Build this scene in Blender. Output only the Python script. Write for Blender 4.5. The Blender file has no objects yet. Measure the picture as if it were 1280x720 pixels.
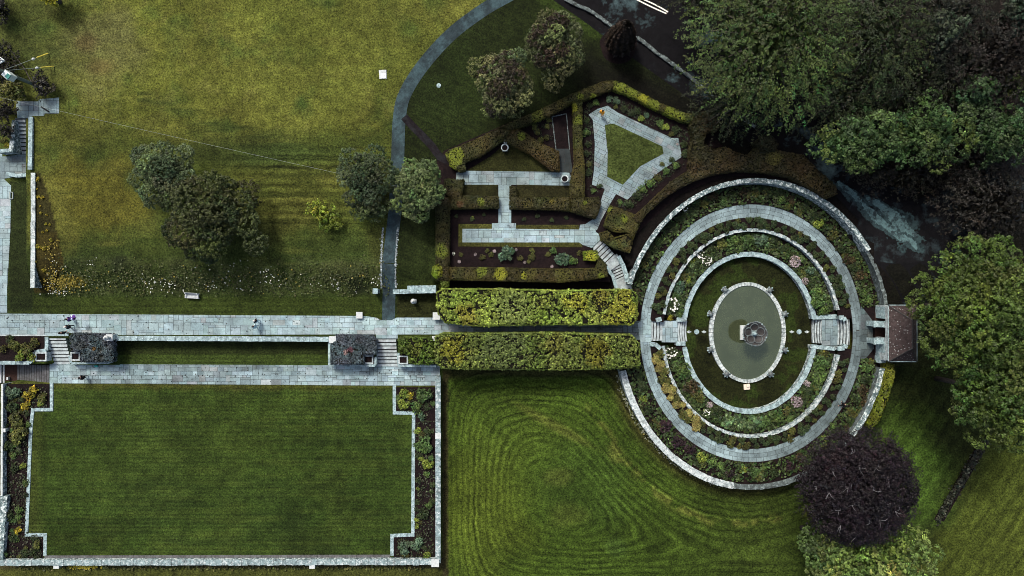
import bpy, bmesh, math, random
import numpy as np
from mathutils import Vector
from mathutils.geometry import tessellate_polygon

SC = bpy.context.scene
C = SC.collection
R = math.radians
rng = np.random.default_rng(7)
random.seed(7)
H = 90.0                                     # camera height above the upper terrace

# ------------------------------------------------------------------ camera, sky, sun, exposure
cam = bpy.data.cameras.new('camera'); cam_o = bpy.data.objects.new('camera', cam); C.objects.link(cam_o)
cam_o.location = (0, 0, H); cam_o.rotation_euler = (0, 0, 0)
cam.sensor_width = 36; cam.lens = 36 * H / 128.0; cam.clip_end = 6000; cam.clip_start = 1
SC.camera = cam_o
w = bpy.data.worlds.new('World'); SC.world = w; w.use_nodes = True
SUN_EL, SUN_AZ = R(52), R(-28)               # azimuth measured from the top of the picture (+Y) towards +X
sky = w.node_tree.nodes.new('ShaderNodeTexSky'); sky.sky_type = 'NISHITA'; sky.sun_disc = False
sky.sun_elevation = SUN_EL; sky.sun_rotation = SUN_AZ; sky.dust_density = 6.0; sky.air_density = 1.0; sky.ozone_density = 0.6
bg = w.node_tree.nodes['Background']; bg.inputs[1].default_value = 0.088
w.node_tree.links.new(sky.outputs[0], bg.inputs[0])
sl = bpy.data.lights.new('sun', 'SUN'); sl.energy = 1.5; sl.angle = R(10); sl.color = (1.0, 0.97, 0.90)
so = bpy.data.objects.new('sun', sl); C.objects.link(so)
d = Vector((math.sin(SUN_AZ) * math.cos(SUN_EL), math.cos(SUN_AZ) * math.cos(SUN_EL), math.sin(SUN_EL)))
so.rotation_euler = d.to_track_quat('Z', 'Y').to_euler(); so.location = d * 100
vs = SC.view_settings; vs.view_transform = 'Standard'; vs.look = 'None'; vs.exposure = 1.0; vs.gamma = 1; SC.cycles.filter_width = .95; vs.use_curve_mapping = False

# ------------------------------------------------------------------ helpers
def G(px, py, z=0.0):
    """photo pixel on the level z -> world point"""
    f = (H - z) / H * 0.1
    return ((px - 640) * f, (360 - py) * f, z)
def U(px, py, z=0.0):
    """plan position, 0.1 m units, same at any level"""
    return ((px - 640) * .1, (360 - py) * .1, z)
OX, OY = U(939, 416.5)[:2]                   # centre of the oval garden
def E(a, b, t, z=0.0):
    return (OX + a * .1 * math.cos(t), OY + b * .1 * math.sin(t), z)

def tag(o, label=None, cat=None, group=None, kind=None):
    if label: o['label'] = label
    if cat: o['category'] = cat
    if group: o['group'] = group
    if kind: o['kind'] = kind
    return o
def empty(name, loc, label, cat, group=None, rz=0):
    o = bpy.data.objects.new(name, None); C.objects.link(o); o.location = loc; o.rotation_euler = (0, 0, rz)
    o.empty_display_size = .3
    return tag(o, label, cat, group)
def link(name, me, mat=None, parent=None, loc=None):
    o = bpy.data.objects.new(name, me); C.objects.link(o)
    if mat is not None and not me.materials:
        for m in (mat if isinstance(mat, (list, tuple)) else [mat]): me.materials.append(m)
    if parent is not None:
        o.parent = parent
        if loc is None: o.location = (-parent.location.x, -parent.location.y, -parent.location.z) if parent.rotation_euler.z == 0 else (0, 0, 0)
    if loc is not None: o.location = loc
    return o
def qmesh(name, V, F, col=None, mi=None, smooth=False, extra=None):
    """mesh from arrays; all faces have the same corner count"""
    V = np.asarray(V, np.float32).reshape(-1, 3); F = np.asarray(F, np.int32); k = F.shape[1]
    me = bpy.data.meshes.new(name)
    me.vertices.add(len(V)); me.vertices.foreach_set('co', V.ravel())
    me.loops.add(F.size); me.loops.foreach_set('vertex_index', F.ravel())
    me.polygons.add(len(F)); me.polygons.foreach_set('loop_start', np.arange(0, F.size, k, dtype=np.int32))
    me.polygons.foreach_set('loop_total', np.full(len(F), k, np.int32))
    if mi is not None: me.polygons.foreach_set('material_index', np.asarray(mi, np.int32))
    if smooth: me.polygons.foreach_set('use_smooth', np.ones(len(F), bool))
    if col is not None:
        a = me.attributes.new('Col', 'FLOAT_COLOR', 'POINT')
        c = np.ones((len(V), 4), np.float32); c[:, :3] = col; a.data.foreach_set('color', c.ravel())
    for n, v in (extra or {}).items():
        a = me.attributes.new(n, 'FLOAT', 'POINT'); a.data.foreach_set('value', np.asarray(v, np.float32).ravel())
    me.update(); me.validate()
    return me

class MB:
    """collects boxes, prisms, lathes and tubes into one mesh"""
    def __init__(s): s.v = []; s.f = []; s.m = []; s.c = []; s.mat = 0; s.col = (1, 1, 1)
    def add(s, v, f):
        n = len(s.v); s.v += [tuple(p) for p in v]; s.c += [s.col] * len(v)
        for q in f: s.f.append([i + n for i in q]); s.m.append(s.mat)
    def hexa(s, p):
        s.add(p, [(3, 2, 1, 0), (4, 5, 6, 7), (0, 1, 5, 4), (1, 2, 6, 5), (2, 3, 7, 6), (3, 0, 4, 7)])
    def box(s, x, y, z, sx, sy, sz, rz=0, jit=0):
        c, q = math.cos(rz), math.sin(rz); p = []
        for dz in (0, 1):
            for dx, dy in ((-.5, -.5), (.5, -.5), (.5, .5), (-.5, .5)):
                j = [random.uniform(-jit, jit) for _ in range(3)]
                X, Y = dx * sx + j[0], dy * sy + j[1]
                p.append((x + c * X - q * Y, y + q * X + c * Y, z + dz * sz + (j[2] if dz else 0)))
        s.hexa(p)
    def prism(s, pts, z0, z1, cap=True):
        n = len(pts)
        a = sum(pts[i][0] * pts[(i + 1) % n][1] - pts[(i + 1) % n][0] * pts[i][1] for i in range(n))
        if a < 0: pts = pts[::-1]
        s.add([(p[0], p[1], z0) for p in pts] + [(p[0], p[1], z1) for p in pts],
              [(i, (i + 1) % n, (i + 1) % n + n, i + n) for i in range(n)])
        if cap: s.add([(p[0], p[1], z1) for p in pts], tessellate_polygon([[Vector((p[0], p[1], 0)) for p in pts]]))
    def lathe(s, x, y, prof, n=20, sx=1, sy=1, mod=None):
        v = []; f = []
        for j, (r, z) in enumerate(prof):
            for i in range(n):
                t = 2 * math.pi * i / n; k = mod(t, j) if mod else 1
                v.append((x + r * k * sx * math.cos(t), y + r * k * sy * math.sin(t), z))
        for j in range(len(prof) - 1):
            for i in range(n):
                f.append((j * n + i, j * n + (i + 1) % n, (j + 1) * n + (i + 1) % n, (j + 1) * n + i))
        f.append(tuple(range((len(prof) - 1) * n, len(prof) * n)))
        s.add(v, f)
    def tube(s, path, r, n=6):
        pts = [Vector(p) for p in path]; rr = r if isinstance(r, (list, tuple)) else [r] * len(pts)
        v = []; f = []
        for i, p in enumerate(pts):
            dr = (pts[min(i + 1, len(pts) - 1)] - pts[max(i - 1, 0)]).normalized()
            a = dr.orthogonal().normalized(); b = dr.cross(a)
            for k in range(n):
                t = 2 * math.pi * k / n; v.append(p + (a * math.cos(t) + b * math.sin(t)) * rr[i])
        for i in range(len(pts) - 1):
            for k in range(n): f.append((i * n + k, i * n + (k + 1) % n, (i + 1) * n + (k + 1) % n, (i + 1) * n + k))
        f.append(tuple(range(n))[::-1]); f.append(tuple(range((len(pts) - 1) * n, len(pts) * n)))
        s.add(v, f)
    def mesh(s, name, smooth=False):
        me = bpy.data.meshes.new(name); me.from_pydata(s.v, [], s.f)
        me.polygons.foreach_set('material_index', s.m)
        if smooth: me.polygons.foreach_set('use_smooth', [True] * len(me.polygons))
        a = me.attributes.new('Col', 'FLOAT_COLOR', 'POINT')
        c = np.ones((len(s.v), 4), np.float32); c[:, :3] = s.c; a.data.foreach_set('color', c.ravel())
        bm = bmesh.new(); bm.from_mesh(me); bmesh.ops.recalc_face_normals(bm, faces=bm.faces); bm.to_mesh(me); bm.free()
        me.update(); return me
    def build(s, name, mat, parent=None, smooth=False):
        return link(name, s.mesh(name, smooth), mat, parent)

def inside(poly, x, y):
    poly = np.asarray(poly)[:, :2]; r = np.zeros(np.shape(x), bool); n = len(poly); j = n - 1
    for i in range(n):
        xi, yi = poly[i]; xj, yj = poly[j]
        c = ((yi > y) != (yj > y)) & (x < (xj - xi) * (y - yi) / (yj - yi + 1e-12) + xi)
        r ^= c; j = i
    return r
def edge_dist(poly, x, y):
    poly = np.asarray(poly)[:, :2]; dm = np.full(np.shape(x), 1e9); n = len(poly)
    for i in range(n):
        a = poly[i]; b = poly[(i + 1) % n]; ab = b - a; L = (ab ** 2).sum() + 1e-12
        t = np.clip(((x - a[0]) * ab[0] + (y - a[1]) * ab[1]) / L, 0, 1)
        dm = np.minimum(dm, np.hypot(x - a[0] - t * ab[0], y - a[1] - t * ab[1]))
    return dm
def smooth(a, b, x):
    t = np.clip((x - a) / (b - a), 0, 1); return t * t * (3 - 2 * t)
def vnoise(x, y, s, seed=0):
    """smooth value noise in [-1, 1], feature size s"""
    r = np.random.default_rng(seed); T = r.random((256, 256)) * 2 - 1
    u = x / s + 1000; v = y / s + 1000; i = np.floor(u).astype(int); j = np.floor(v).astype(int)
    fu = u - i; fv = v - j; fu = fu * fu * (3 - 2 * fu); fv = fv * fv * (3 - 2 * fv); i %= 256; j %= 256; i1 = (i + 1) % 256; j1 = (j + 1) % 256
    return (T[i, j] * (1 - fu) + T[i1, j] * fu) * (1 - fv) + (T[i, j1] * (1 - fu) + T[i1, j1] * fu) * fv
def fbm(x, y, s, seed=0):
    return (vnoise(x, y, s, seed) + .5 * vnoise(x, y, s / 2.1, seed + 1) + .25 * vnoise(x, y, s / 4.3, seed + 2)) / 1.4

# ------------------------------------------------------------------ materials
def newmat(name):
    m = bpy.data.materials.new(name); m.use_nodes = True
    return m, m.node_tree.nodes, m.node_tree.links, m.node_tree.nodes['Principled BSDF']
def noise(N, L, scale, detail=3, rough=.6, src=None):
    t = N.new('ShaderNodeTexNoise'); t.inputs['Scale'].default_value = scale; t.inputs['Detail'].default_value = detail
    t.inputs['Roughness'].default_value = rough
    if src is not None: L.new(src, t.inputs['Vector'])
    return t.outputs[0]
def maprange(N, L, x, a, b, c, e):
    t = N.new('ShaderNodeMapRange'); t.inputs[1].default_value = a; t.inputs[2].default_value = b
    t.inputs[3].default_value = c; t.inputs[4].default_value = e; L.new(x, t.inputs[0]); return t.outputs[0]
def mth(N, L, op, a, b=None):
    t = N.new('ShaderNodeMath'); t.operation = op
    for i, v in enumerate((a, b)):
        if v is None: continue
        if isinstance(v, (int, float)): t.inputs[i].default_value = v
        else: L.new(v, t.inputs[i])
    return t.outputs[0]
def mixc(N, L, f, a, b, mode='MIX'):
    t = N.new('ShaderNodeMix'); t.data_type = 'RGBA'; t.blend_type = mode
    for s, v in ((t.inputs[0], f), (t.inputs[6], a), (t.inputs[7], b)):
        if isinstance(v, (int, float)): s.default_value = v
        elif isinstance(v, tuple): s.default_value = (*v, 1)
        else: L.new(v, s)
    return t.outputs[2]
def scalec(N, L, col, f):
    t = N.new('ShaderNodeVectorMath'); t.operation = 'SCALE'
    if isinstance(col, tuple): t.inputs[0].default_value = col
    else: L.new(col, t.inputs[0])
    if isinstance(f, (int, float)): t.inputs['Scale'].default_value = f
    else: L.new(f, t.inputs['Scale'])
    return t.outputs[0]
def wpos(N): return N.new('ShaderNodeNewGeometry').outputs['Position']
def attr(N, n, o='Color'):
    a = N.new('ShaderNodeAttribute'); a.attribute_name = n; return a.outputs[o]
def bump(N, L, P, h, strength=.5, dist=.05):
    b = N.new('ShaderNodeBump'); b.inputs['Strength'].default_value = strength; b.inputs['Distance'].default_value = dist
    L.new(h, b.inputs['Height']); L.new(b.outputs[0], P.inputs['Normal'])
def rough(P, r, spec=.25):
    P.inputs['Roughness'].default_value = r; P.inputs['Specular IOR Level'].default_value = spec

def mat_simple(name, col, r=.7, spec=.3, n_scale=3, amt=.35, metal=0, col2=None):
    m, N, L, P = newmat(name); p = wpos(N)
    a = noise(N, L, n_scale, 4, .65, p); f = maprange(N, L, a, .3, .7, 1 - amt, 1 + amt)
    c = scalec(N, L, col, f)
    if col2: c = mixc(N, L, maprange(N, L, noise(N, L, n_scale * .4, 4, .7, p), .48, .62, 0, 1), c, col2)
    L.new(c, P.inputs['Base Color']); rough(P, r, spec); P.inputs['Metallic'].default_value = metal
    bump(N, L, P, a, .3, .03)
    return m
def mat_ground():
    m, N, L, P = newmat('grass_ground'); p = wpos(N); c = attr(N, 'Col')
    n1 = noise(N, L, 4.6, 3, .75, p); n2 = noise(N, L, 1.1, 4, .7, p); n3 = noise(N, L, .3, 3, .6, p)
    f = mth(N, L, 'MULTIPLY', maprange(N, L, n1, .32, .68, .30, 1.70), maprange(N, L, n2, .32, .68, .62, 1.38))
    # mowing passes: the grass is bent one way, then the other; no two passes alike
    d_ = attr(N, 'mow', 'Fac'); amp = attr(N, 'amp', 'Fac')
    wob = mth(N, L, 'ADD', d_, maprange(N, L, noise(N, L, .7, 3, .6, p), .3, .7, -1.0, 1.0))
    t1 = N.new('ShaderNodeTexNoise'); t1.noise_dimensions = '1D'; t1.inputs['Scale'].default_value = .42; t1.inputs['Detail'].default_value = 3; t1.inputs['Roughness'].default_value = .75
    L.new(wob, t1.inputs['W'])
    s = mth(N, L, 'ADD', mth(N, L, 'MULTIPLY', mth(N, L, 'SINE', wob), .62), maprange(N, L, t1.outputs[0], .3, .7, -.7, .7))
    s = mth(N, L, 'MULTIPLY', s, maprange(N, L, n3, .32, .62, .35, 1.3))
    f = mth(N, L, 'MULTIPLY', f, mth(N, L, 'MAXIMUM', mth(N, L, 'ADD', mth(N, L, 'MULTIPLY', s, amp), 1.0), .25))
    c = scalec(N, L, c, f)
    dry = mixc(N, L, maprange(N, L, noise(N, L, 7, 3, .75, p), .55, .70, 0, .6), c, mixc(N, L, 1.0, scalec(N, L, c, 1.75), (1.18, 1.0, .95), 'MULTIPLY'))
    L.new(dry, P.inputs['Base Color']); rough(P, .9, .1)
    bump(N, L, P, n1, .6, .08)
    return m
def mat_leaf(name, tint=(1, 1, 1), lo=.75, hi=1.25):
    m, N, L, P = newmat(name); c = attr(N, 'Col')
    oi = N.new('ShaderNodeObjectInfo').outputs['Random']
    c = mixc(N, L, 1.0, c, tint, 'MULTIPLY')
    c = scalec(N, L, c, maprange(N, L, oi, 0, 1, lo, hi))
    L.new(c, P.inputs['Base Color']); rough(P, .55, .22)
    return m
def mat_flag():
    m, N, L, P = newmat('flagstone'); p = wpos(N); c = attr(N, 'Col')
    n1 = noise(N, L, 7, 4, .7, p); st = noise(N, L, .55, 5, .72, p); ln = noise(N, L, 2.4, 4, .7, p)
    f = mth(N, L, 'MULTIPLY', maprange(N, L, n1, .3, .7, .82, 1.15), maprange(N, L, st, .34, .62, .56, 1.08))
    f = mth(N, L, 'MULTIPLY', f, maprange(N, L, ln, .60, .68, 1, .42))
    f = mth(N, L, 'MULTIPLY', f, maprange(N, L, noise(N, L, .16, 3, .6, p), .35, .6, .82, 1.08))
    c = scalec(N, L, c, f)
    L.new(c, P.inputs['Base Color']); rough(P, .75, .25); bump(N, L, P, n1, .3, .02)
    return m
def mat_stonewall(name, base, lich, dark, la=.52, lb=.62):
    m, N, L, P = newmat(name); p = wpos(N)
    v = N.new('ShaderNodeTexVoronoi'); v.inputs['Scale'].default_value = 3.4; L.new(p, v.inputs['Vector'])
    n1 = noise(N, L, 2.6, 6, .8, p); n2 = noise(N, L, 1.1, 5, .75, p); n3 = noise(N, L, 9, 3, .7, p)
    c = scalec(N, L, base, maprange(N, L, v.outputs['Color'], 0, 1, .5, 1.35))
    c = mixc(N, L, maprange(N, L, n1, la, lb, 0, 1), c, lich)
    c = mixc(N, L, maprange(N, L, n2, .53, .66, 0, .85), c, dark)
    c = scalec(N, L, c, maprange(N, L, n3, .3, .7, .7, 1.25))
    L.new(c, P.inputs['Base Color']); rough(P, .85, .2); bump(N, L, P, n1, .6, .05)
    return m
def mat_soil():
    m, N, L, P = newmat('soil'); p = wpos(N)
    n1 = noise(N, L, 4.5, 5, .75, p); n2 = noise(N, L, .8, 3, .6, p)
    c = mixc(N, L, maprange(N, L, n2, .35, .65, 0, 1), (.0070, .0046, .0052), (.0125, .0078, .0078))
    c = scalec(N, L, c, maprange(N, L, n1, .3, .7, .45, 1.6))
    L.new(c, P.inputs['Base Color']); rough(P, .95, .1); bump(N, L, P, n1, .8, .06)
    return m
def mat_asphalt(name, base, wet, wa, wb, scale=.5):
    m, N, L, P = newmat(name); p = wpos(N)
    n1 = noise(N, L, 14, 3, .7, p); n2 = noise(N, L, scale, 5, .7, p); n3 = noise(N, L, 1.6, 4, .7, p)
    c = mixc(N, L, maprange(N, L, n2, wa, wb, 0, 1), base, wet)
    c = scalec(N, L, c, mth(N, L, 'MULTIPLY', maprange(N, L, n1, .3, .7, .7, 1.3), maprange(N, L, n3, .32, .6, .7, 1.12)))
    L.new(c, P.inputs['Base Color']); rough(P, .92, .08); bump(N, L, P, n1, .3, .02)
    return m
def mat_water():
    m, N, L, P = newmat('pond_water'); p = wpos(N)
    n2 = noise(N, L, .5, 3, .6, p); n1 = noise(N, L, 7, 3, .6, p)
    c = scalec(N, L, (.042, .052, .027), mth(N, L, 'MULTIPLY', maprange(N, L, n2, .3, .7, .8, 1.2), maprange(N, L, n1, .3, .7, .8, 1.2)))
    L.new(c, P.inputs['Base Color']); P.inputs['Roughness'].default_value = .04; P.inputs['IOR'].default_value = 2.3
    P.inputs['Specular Tint'].default_value = (.74, .86, .62, 1)
    bump(N, L, P, n1, .03, .01)
    return m
def mat_tiles():
    m, N, L, P = newmat('roof_tiles'); p = wpos(N)
    v = N.new('ShaderNodeTexVoronoi'); v.inputs['Scale'].default_value = 4.2; L.new(p, v.inputs['Vector'])
    n1 = noise(N, L, 2, 4, .7, p)
    c = scalec(N, L, (.047, .034, .033), mth(N, L, 'MULTIPLY', maprange(N, L, v.outputs['Color'], 0, 1, .6, 1.35), maprange(N, L, n1, .3, .7, .75, 1.25)))
    w_ = N.new('ShaderNodeTexVoronoi'); w_.inputs['Scale'].default_value = 3.6; L.new(p, w_.inputs['Vector'])
    spot = mth(N, L, 'MULTIPLY', maprange(N, L, w_.outputs['Distance'], .12, .26, 1, 0), maprange(N, L, noise(N, L, 1.3, 3, .6, p),   .36, .46, 0, .9))
    c = mixc(N, L, spot, c, (.36, .38, .38))
    L.new(c, P.inputs['Base Color']); rough(P, .8, .2); bump(N, L, P, v.outputs['Distance'], .4, .04)
    return m
M = dict(
    ground=mat_ground(), flag=mat_flag(), soil=mat_soil(), water=mat_water(), tiles=mat_tiles(),
    leaf=mat_leaf('foliage'), petal=mat_leaf('flower_petals', lo=.9, hi=1.1),
    wall=mat_stonewall('lichen_limestone', (.105, .155, .16), (.60, .67, .66), (.036, .044, .046), .50, .555),
    walld=mat_stonewall('overgrown_limestone', (.085, .105, .105), (.26, .32, .32), (.03, .034, .03), .53, .62),
    wallw=mat_stonewall('pale_coping_stone', (.34, .40, .40), (.58, .62, .61), (.09, .11, .115), .48, .6),
    wallg=mat_stonewall('weathered_wall_stone', (.19, .26, .27), (.50, .56, .56), (.065, .08, .085), .51, .60),
    wallm=mat_stonewall('mottled_coping_stone', (.24, .31, .32), (.55, .59, .58), (.06, .075, .075), .48, .58),
    wallc=mat_stonewall('grey_coping_stone', (.25, .345, .36), (.46, .56, .575), (.10, .13, .14)),
    ash=mat_stonewall('dressed_stone', (.36, .42, .43), (.55, .60, .60), (.14, .155, .16)),
    drive=mat_asphalt('drive_asphalt', (.024, .036, .041), (.044, .074, .083), .42, .6),
    branch=mat_asphalt('purplish_gravel', (.0095, .0075, .009), (.016, .016, .018), .45, .6),  # dark purplish grey of the side path
    road=mat_asphalt('road_asphalt', (.0062, .006, .007), (.045, .072, .078), .56, .66, .22),
    pale=mat_asphalt('pale_worn_tarmac', (.085, .145, .15), (.028, .042, .046), .50, .60, 1.1),
    gravel=mat_asphalt('dark_gravel', (.0075, .0072, .0082), (.030, .044, .048), .52, .68, .5),
    bronze=mat_simple('weathered_lead', (.075, .088, .092), .5, .4, 5, .5, 0, (.15, .19, .19)),
    bowl=mat_simple('stained_bowl', (.024, .0215, .021), .6, .3, 4, .5, 0, (.042, .044, .043)),
    white=mat_simple('white_stone', (.45, .48, .48), .7, .3, 4, .2),
    steps=mat_simple('step_stone', (.35, .41, .42), .8, .2, 2.2, .3, 0, (.24, .265, .275)),
    stepsd=mat_simple('dark_step_stone', (.085, .085, .09), .85, .2, 2.2, .4, 0, (.12, .13, .135)),
    darkfill=mat_simple('dark_fill', (.035, .036, .034), .95, .1, 5, .5),
    bark=mat_simple('bark', (.07, .062, .055), .9, .1, 6, .5),
    barkp=mat_simple('pale_bark', (.20, .20, .21), .85, .1, 5, .3),
    plank=mat_simple('planter_rust', (.030, .014, .010), .8, .2, 5, .4),
    paint=mat_simple('road_paint', (.72, .70, .62), .7, .2, 8, .15),
    metal=mat_simple('painted_metal', (.62, .70, .70), .4, .4, 3, .15),
    green=mat_simple('green_enamel', (.03, .22, .19), .4, .4, 3, .2),
    yellow=mat_simple('yellow_plastic', (.60, .50, .08), .5, .3, 3, .1),
    wire=mat_simple('galvanised_wire', (.34, .40, .38), .5, .4, 3, .1),
    creo=mat_simple('pole_timber', (.14, .17, .14), .8, .2, 4, .3),
    skin=mat_simple('skin', (.42, .26, .19), .6, .3, 8, .1), hair=mat_simple('dark_hair', (.012, .010, .010), .6, .3, 9, .3),
    grey_hair=mat_simple('grey_hair', (.55, .55, .53), .7, .2, 9, .2),
    black=mat_simple('black_cloth', (.008, .008, .010), .8, .2, 6, .3), navy=mat_simple('navy_cloth', (.012, .02, .03), .8, .2, 6, .3),
    purple=mat_simple('purple_cloth', (.10, .04, .22), .7, .2, 6, .3), orange=mat_simple('orange_jacket', (.85, .36, .015), .6, .3, 5, .12),
    paleblue=mat_simple('pale_blue_cloth', (.45, .62, .66), .7, .2, 5, .1), tealc=mat_simple('teal_cloth', (.05, .35, .32), .7, .2, 5, .2),
    sand=mat_simple('sandstone', (.62, .54, .44), .8, .2, 5, .2), red=mat_simple('red_clay', (.25, .03, .02), .8, .2, 5, .2),
    core=mat_simple('twig_core', (.0075, .0075, .0045), .95, .1, 3, .4))

# ------------------------------------------------------------------ leaves
def leaf_quads(P, Nrm, size, col, asp=.62, fold=0.0):
    P = np.asarray(P); n = len(P); size = np.broadcast_to(size, n)[:, None]
    Nrm = Nrm / (np.linalg.norm(Nrm, axis=1, keepdims=True) + 1e-9)
    r = rng.normal(size=(n, 3)); t = np.cross(Nrm, r); t /= np.linalg.norm(t, axis=1, keepdims=True) + 1e-9
    b = np.cross(Nrm, t)
    V = np.stack([P - t * size, P + b * size * asp, P + t * size, P - b * size * asp], 1)
    return V.reshape(-1, 3), np.arange(4 * n).reshape(n, 4), np.repeat(np.broadcast_to(col, (n, 3)), 4, 0)
def dirs(n, up=-.35):
    z = rng.uniform(up, 1, n); a = rng.uniform(0, 2 * np.pi, n); r = np.sqrt(1 - z * z)
    return np.stack([r * np.cos(a), r * np.sin(a), z], 1)
def jitcol(col, n, amt, hue=.12):
    k = np.exp(rng.normal(0, amt, (n, 1))); h = 1 + rng.normal(0, hue, (n, 3)) * np.array([1, .35, .8])
    return np.clip(np.asarray(col) * k * h, .001, .9)
def crown(a, b, h, lobes, clumps, per, leaf, col, lobe_r=(.22, .34), cols2=None, up=-.3, lobe_amt=.22, clump_amt=.22, core=.25, irregular=.15, cr=.31, dens=1.0):
    """foliage of a broad crown: lobes on an ellipsoid, small domed leaf clumps spaced over every lobe, gaps between"""
    D = dirs(lobes, up); s = 1 + rng.normal(0, irregular, (lobes, 1))
    rl = rng.uniform(*lobe_r, lobes) * min(a, b)
    A = np.array([max(a - rl.mean(), .3 * a), max(b - rl.mean(), .3 * b), max(h - rl.mean() * .8, .3 * h)])
    rad = rng.uniform(.55, 1.0, (lobes, 1)) ** .45
    LC = D * A * s * rad
    lc = jitcol(col, lobes, lobe_amt)
    if cols2 is not None:
        k = rng.random(lobes) < cols2[1]; lc[k] = jitcol(cols2[0], k.sum(), .15)
    if clumps < 0:                           # fixed clump count per lobe (small plants)
        li = np.repeat(np.arange(lobes), -clumps)
    else:
        li = np.repeat(np.arange(lobes), np.maximum(4, (9.0 * rl * rl / (cr * cr) * .42 * dens)).astype(int))
    cd = dirs(len(li), -.45); cd = cd + D[li] * .25 + np.array([0, 0, .2]); cd /= np.linalg.norm(cd, axis=1, keepdims=True)
    CC = LC[li] + cd * rl[li][:, None] * rng.uniform(.82, 1.1, (len(li), 1)) * np.array([1, 1, .85])
    # clumps buried in another lobe are never seen
    dist = np.linalg.norm(CC[:, None, :] - LC[None], axis=2) / rl[None]; dist[np.arange(len(li)), li] = 9
    k = dist.min(1) > .72; CC, cd, li = CC[k], cd[k], li[k]
    # keep the clumps apart so that gaps stay open between them
    cell = np.floor(CC / (cr * 1.05)).astype(int); _, k = np.unique(cell, axis=0, return_index=True); CC, cd, li = CC[k], cd[k], li[k]
    cc = lc[li] * np.exp(rng.normal(0, clump_amt, (len(li), 1)))
    ki = np.repeat(np.arange(len(li)), per)
    ld = dirs(len(ki), -.2) + cd[ki] * .5; ld /= np.linalg.norm(ld, axis=1, keepdims=True)
    csz = cr * rng.uniform(.6, 1.15, len(li))
    LP = CC[ki] + ld * (csz[ki] * rng.uniform(.3, 1.0, len(ki)) * rng.uniform(.85, 1.2, len(ki)))[:, None] * np.array([1, 1, .7])
    nr = ld * .75 + np.array([0, 0, .3]) + rng.normal(0, .36, (len(ki), 3))
    V, F, K = leaf_quads(LP, nr, leaf * rng.uniform(.6, 1.25, len(ki)), cc[ki] * np.exp(rng.normal(0, .32, (len(ki), 1))), .55)
    if core:
        m = int(len(ki) * core); q = dirs(m, -.8) * A * (rng.random((m, 1)) ** .5) * .85
        V2, F2, K2 = leaf_quads(q, rng.normal(0, 1, (m, 3)), leaf * 1.5, jitcol(np.asarray(col), m, .2))
        F = np.concatenate([F, F2 + len(V)]); V = np.concatenate([V, V2]); K = np.concatenate([K, K2])
    return V, F, K, LC
def trunk_mesh(base_z, LC, zc, r0, name, bm_extra=None, nl=10):
    mb = MB(); fork = zc * .55 if zc > 2 else zc * .3
    mb.tube([(0, 0, base_z - .15), (0.03, .02, base_z + (fork - base_z) * .5), (0, 0, base_z + (fork - base_z))], [r0 * 1.25, r0, r0 * .85], 9)
    for i in range(min(nl, len(LC))):
        e = Vector(LC[i]) * .86 + Vector((0, 0, zc)); s = Vector((0, 0, base_z + (fork - base_z) * random.uniform(.75, 1)))
        mid = s.lerp(e, .5) + Vector((random.uniform(-.3, .3), random.uniform(-.3, .3), random.uniform(.0, .5)))
        mb.tube([s, mid, e], [r0 * .5, r0 * .3, r0 * .1], 5)
    return mb.mesh(name, True)

# ------------------------------------------------------------------ terrain
def oval(x, y, a, b):                        # x, y in metres -> <1 inside
    return ((x - OX) / (a * .1)) ** 2 + ((y - OY) / (b * .1)) ** 2
def Zg(X, Y):
    X = np.asarray(X, float); Y = np.asarray(Y, float); x = X * 10 + 640; y = 360 - Y * 10
    z = np.zeros(X.shape)
    north = 1.5 * (1 - smooth(328, 372, y))
    z = np.where(x < 543, north, z)
    z = np.where((x < 42.5) & (y > 142), 0, z)
    z = np.where((x >= 543) & (y < 352.5), 1.5, z)
    z = np.where(inside([(751, 299), (774, 316), (790, 340), (794, 366), (764, 366), (758, 337), (739, 311)], x, y), -.12, z)
    z = np.where((x < 551) & (y > 424), -1.3, z)
    for x0, x1 in ((-1e4, 60), (86, 144.5), (410.5, 470), (497, 545)):
        z = np.where((x > x0) & (x < x1) & (y > 420) & (y < 455.5), 0, z)
    z = np.where((x < 551) & (y > 704), -2.0, z)
    z = np.where((x < 4) & (y > 455), -2.6, z)
    z = np.where((x < 61) & (y > 456) & (y < 478), -2.8, z)
    z = np.where((x >= 551) & (y > 462), -2.0, z)
    z = np.where(x > 1095, 1.5 - 3.5 * smooth(335, 440, y), z)
    z = np.where(oval(X, Y, 164, 188) < 1, -2.8, z)
    return z
def zg(X, Y): return float(Zg(np.array([X]), np.array([Y]))[0])

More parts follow.
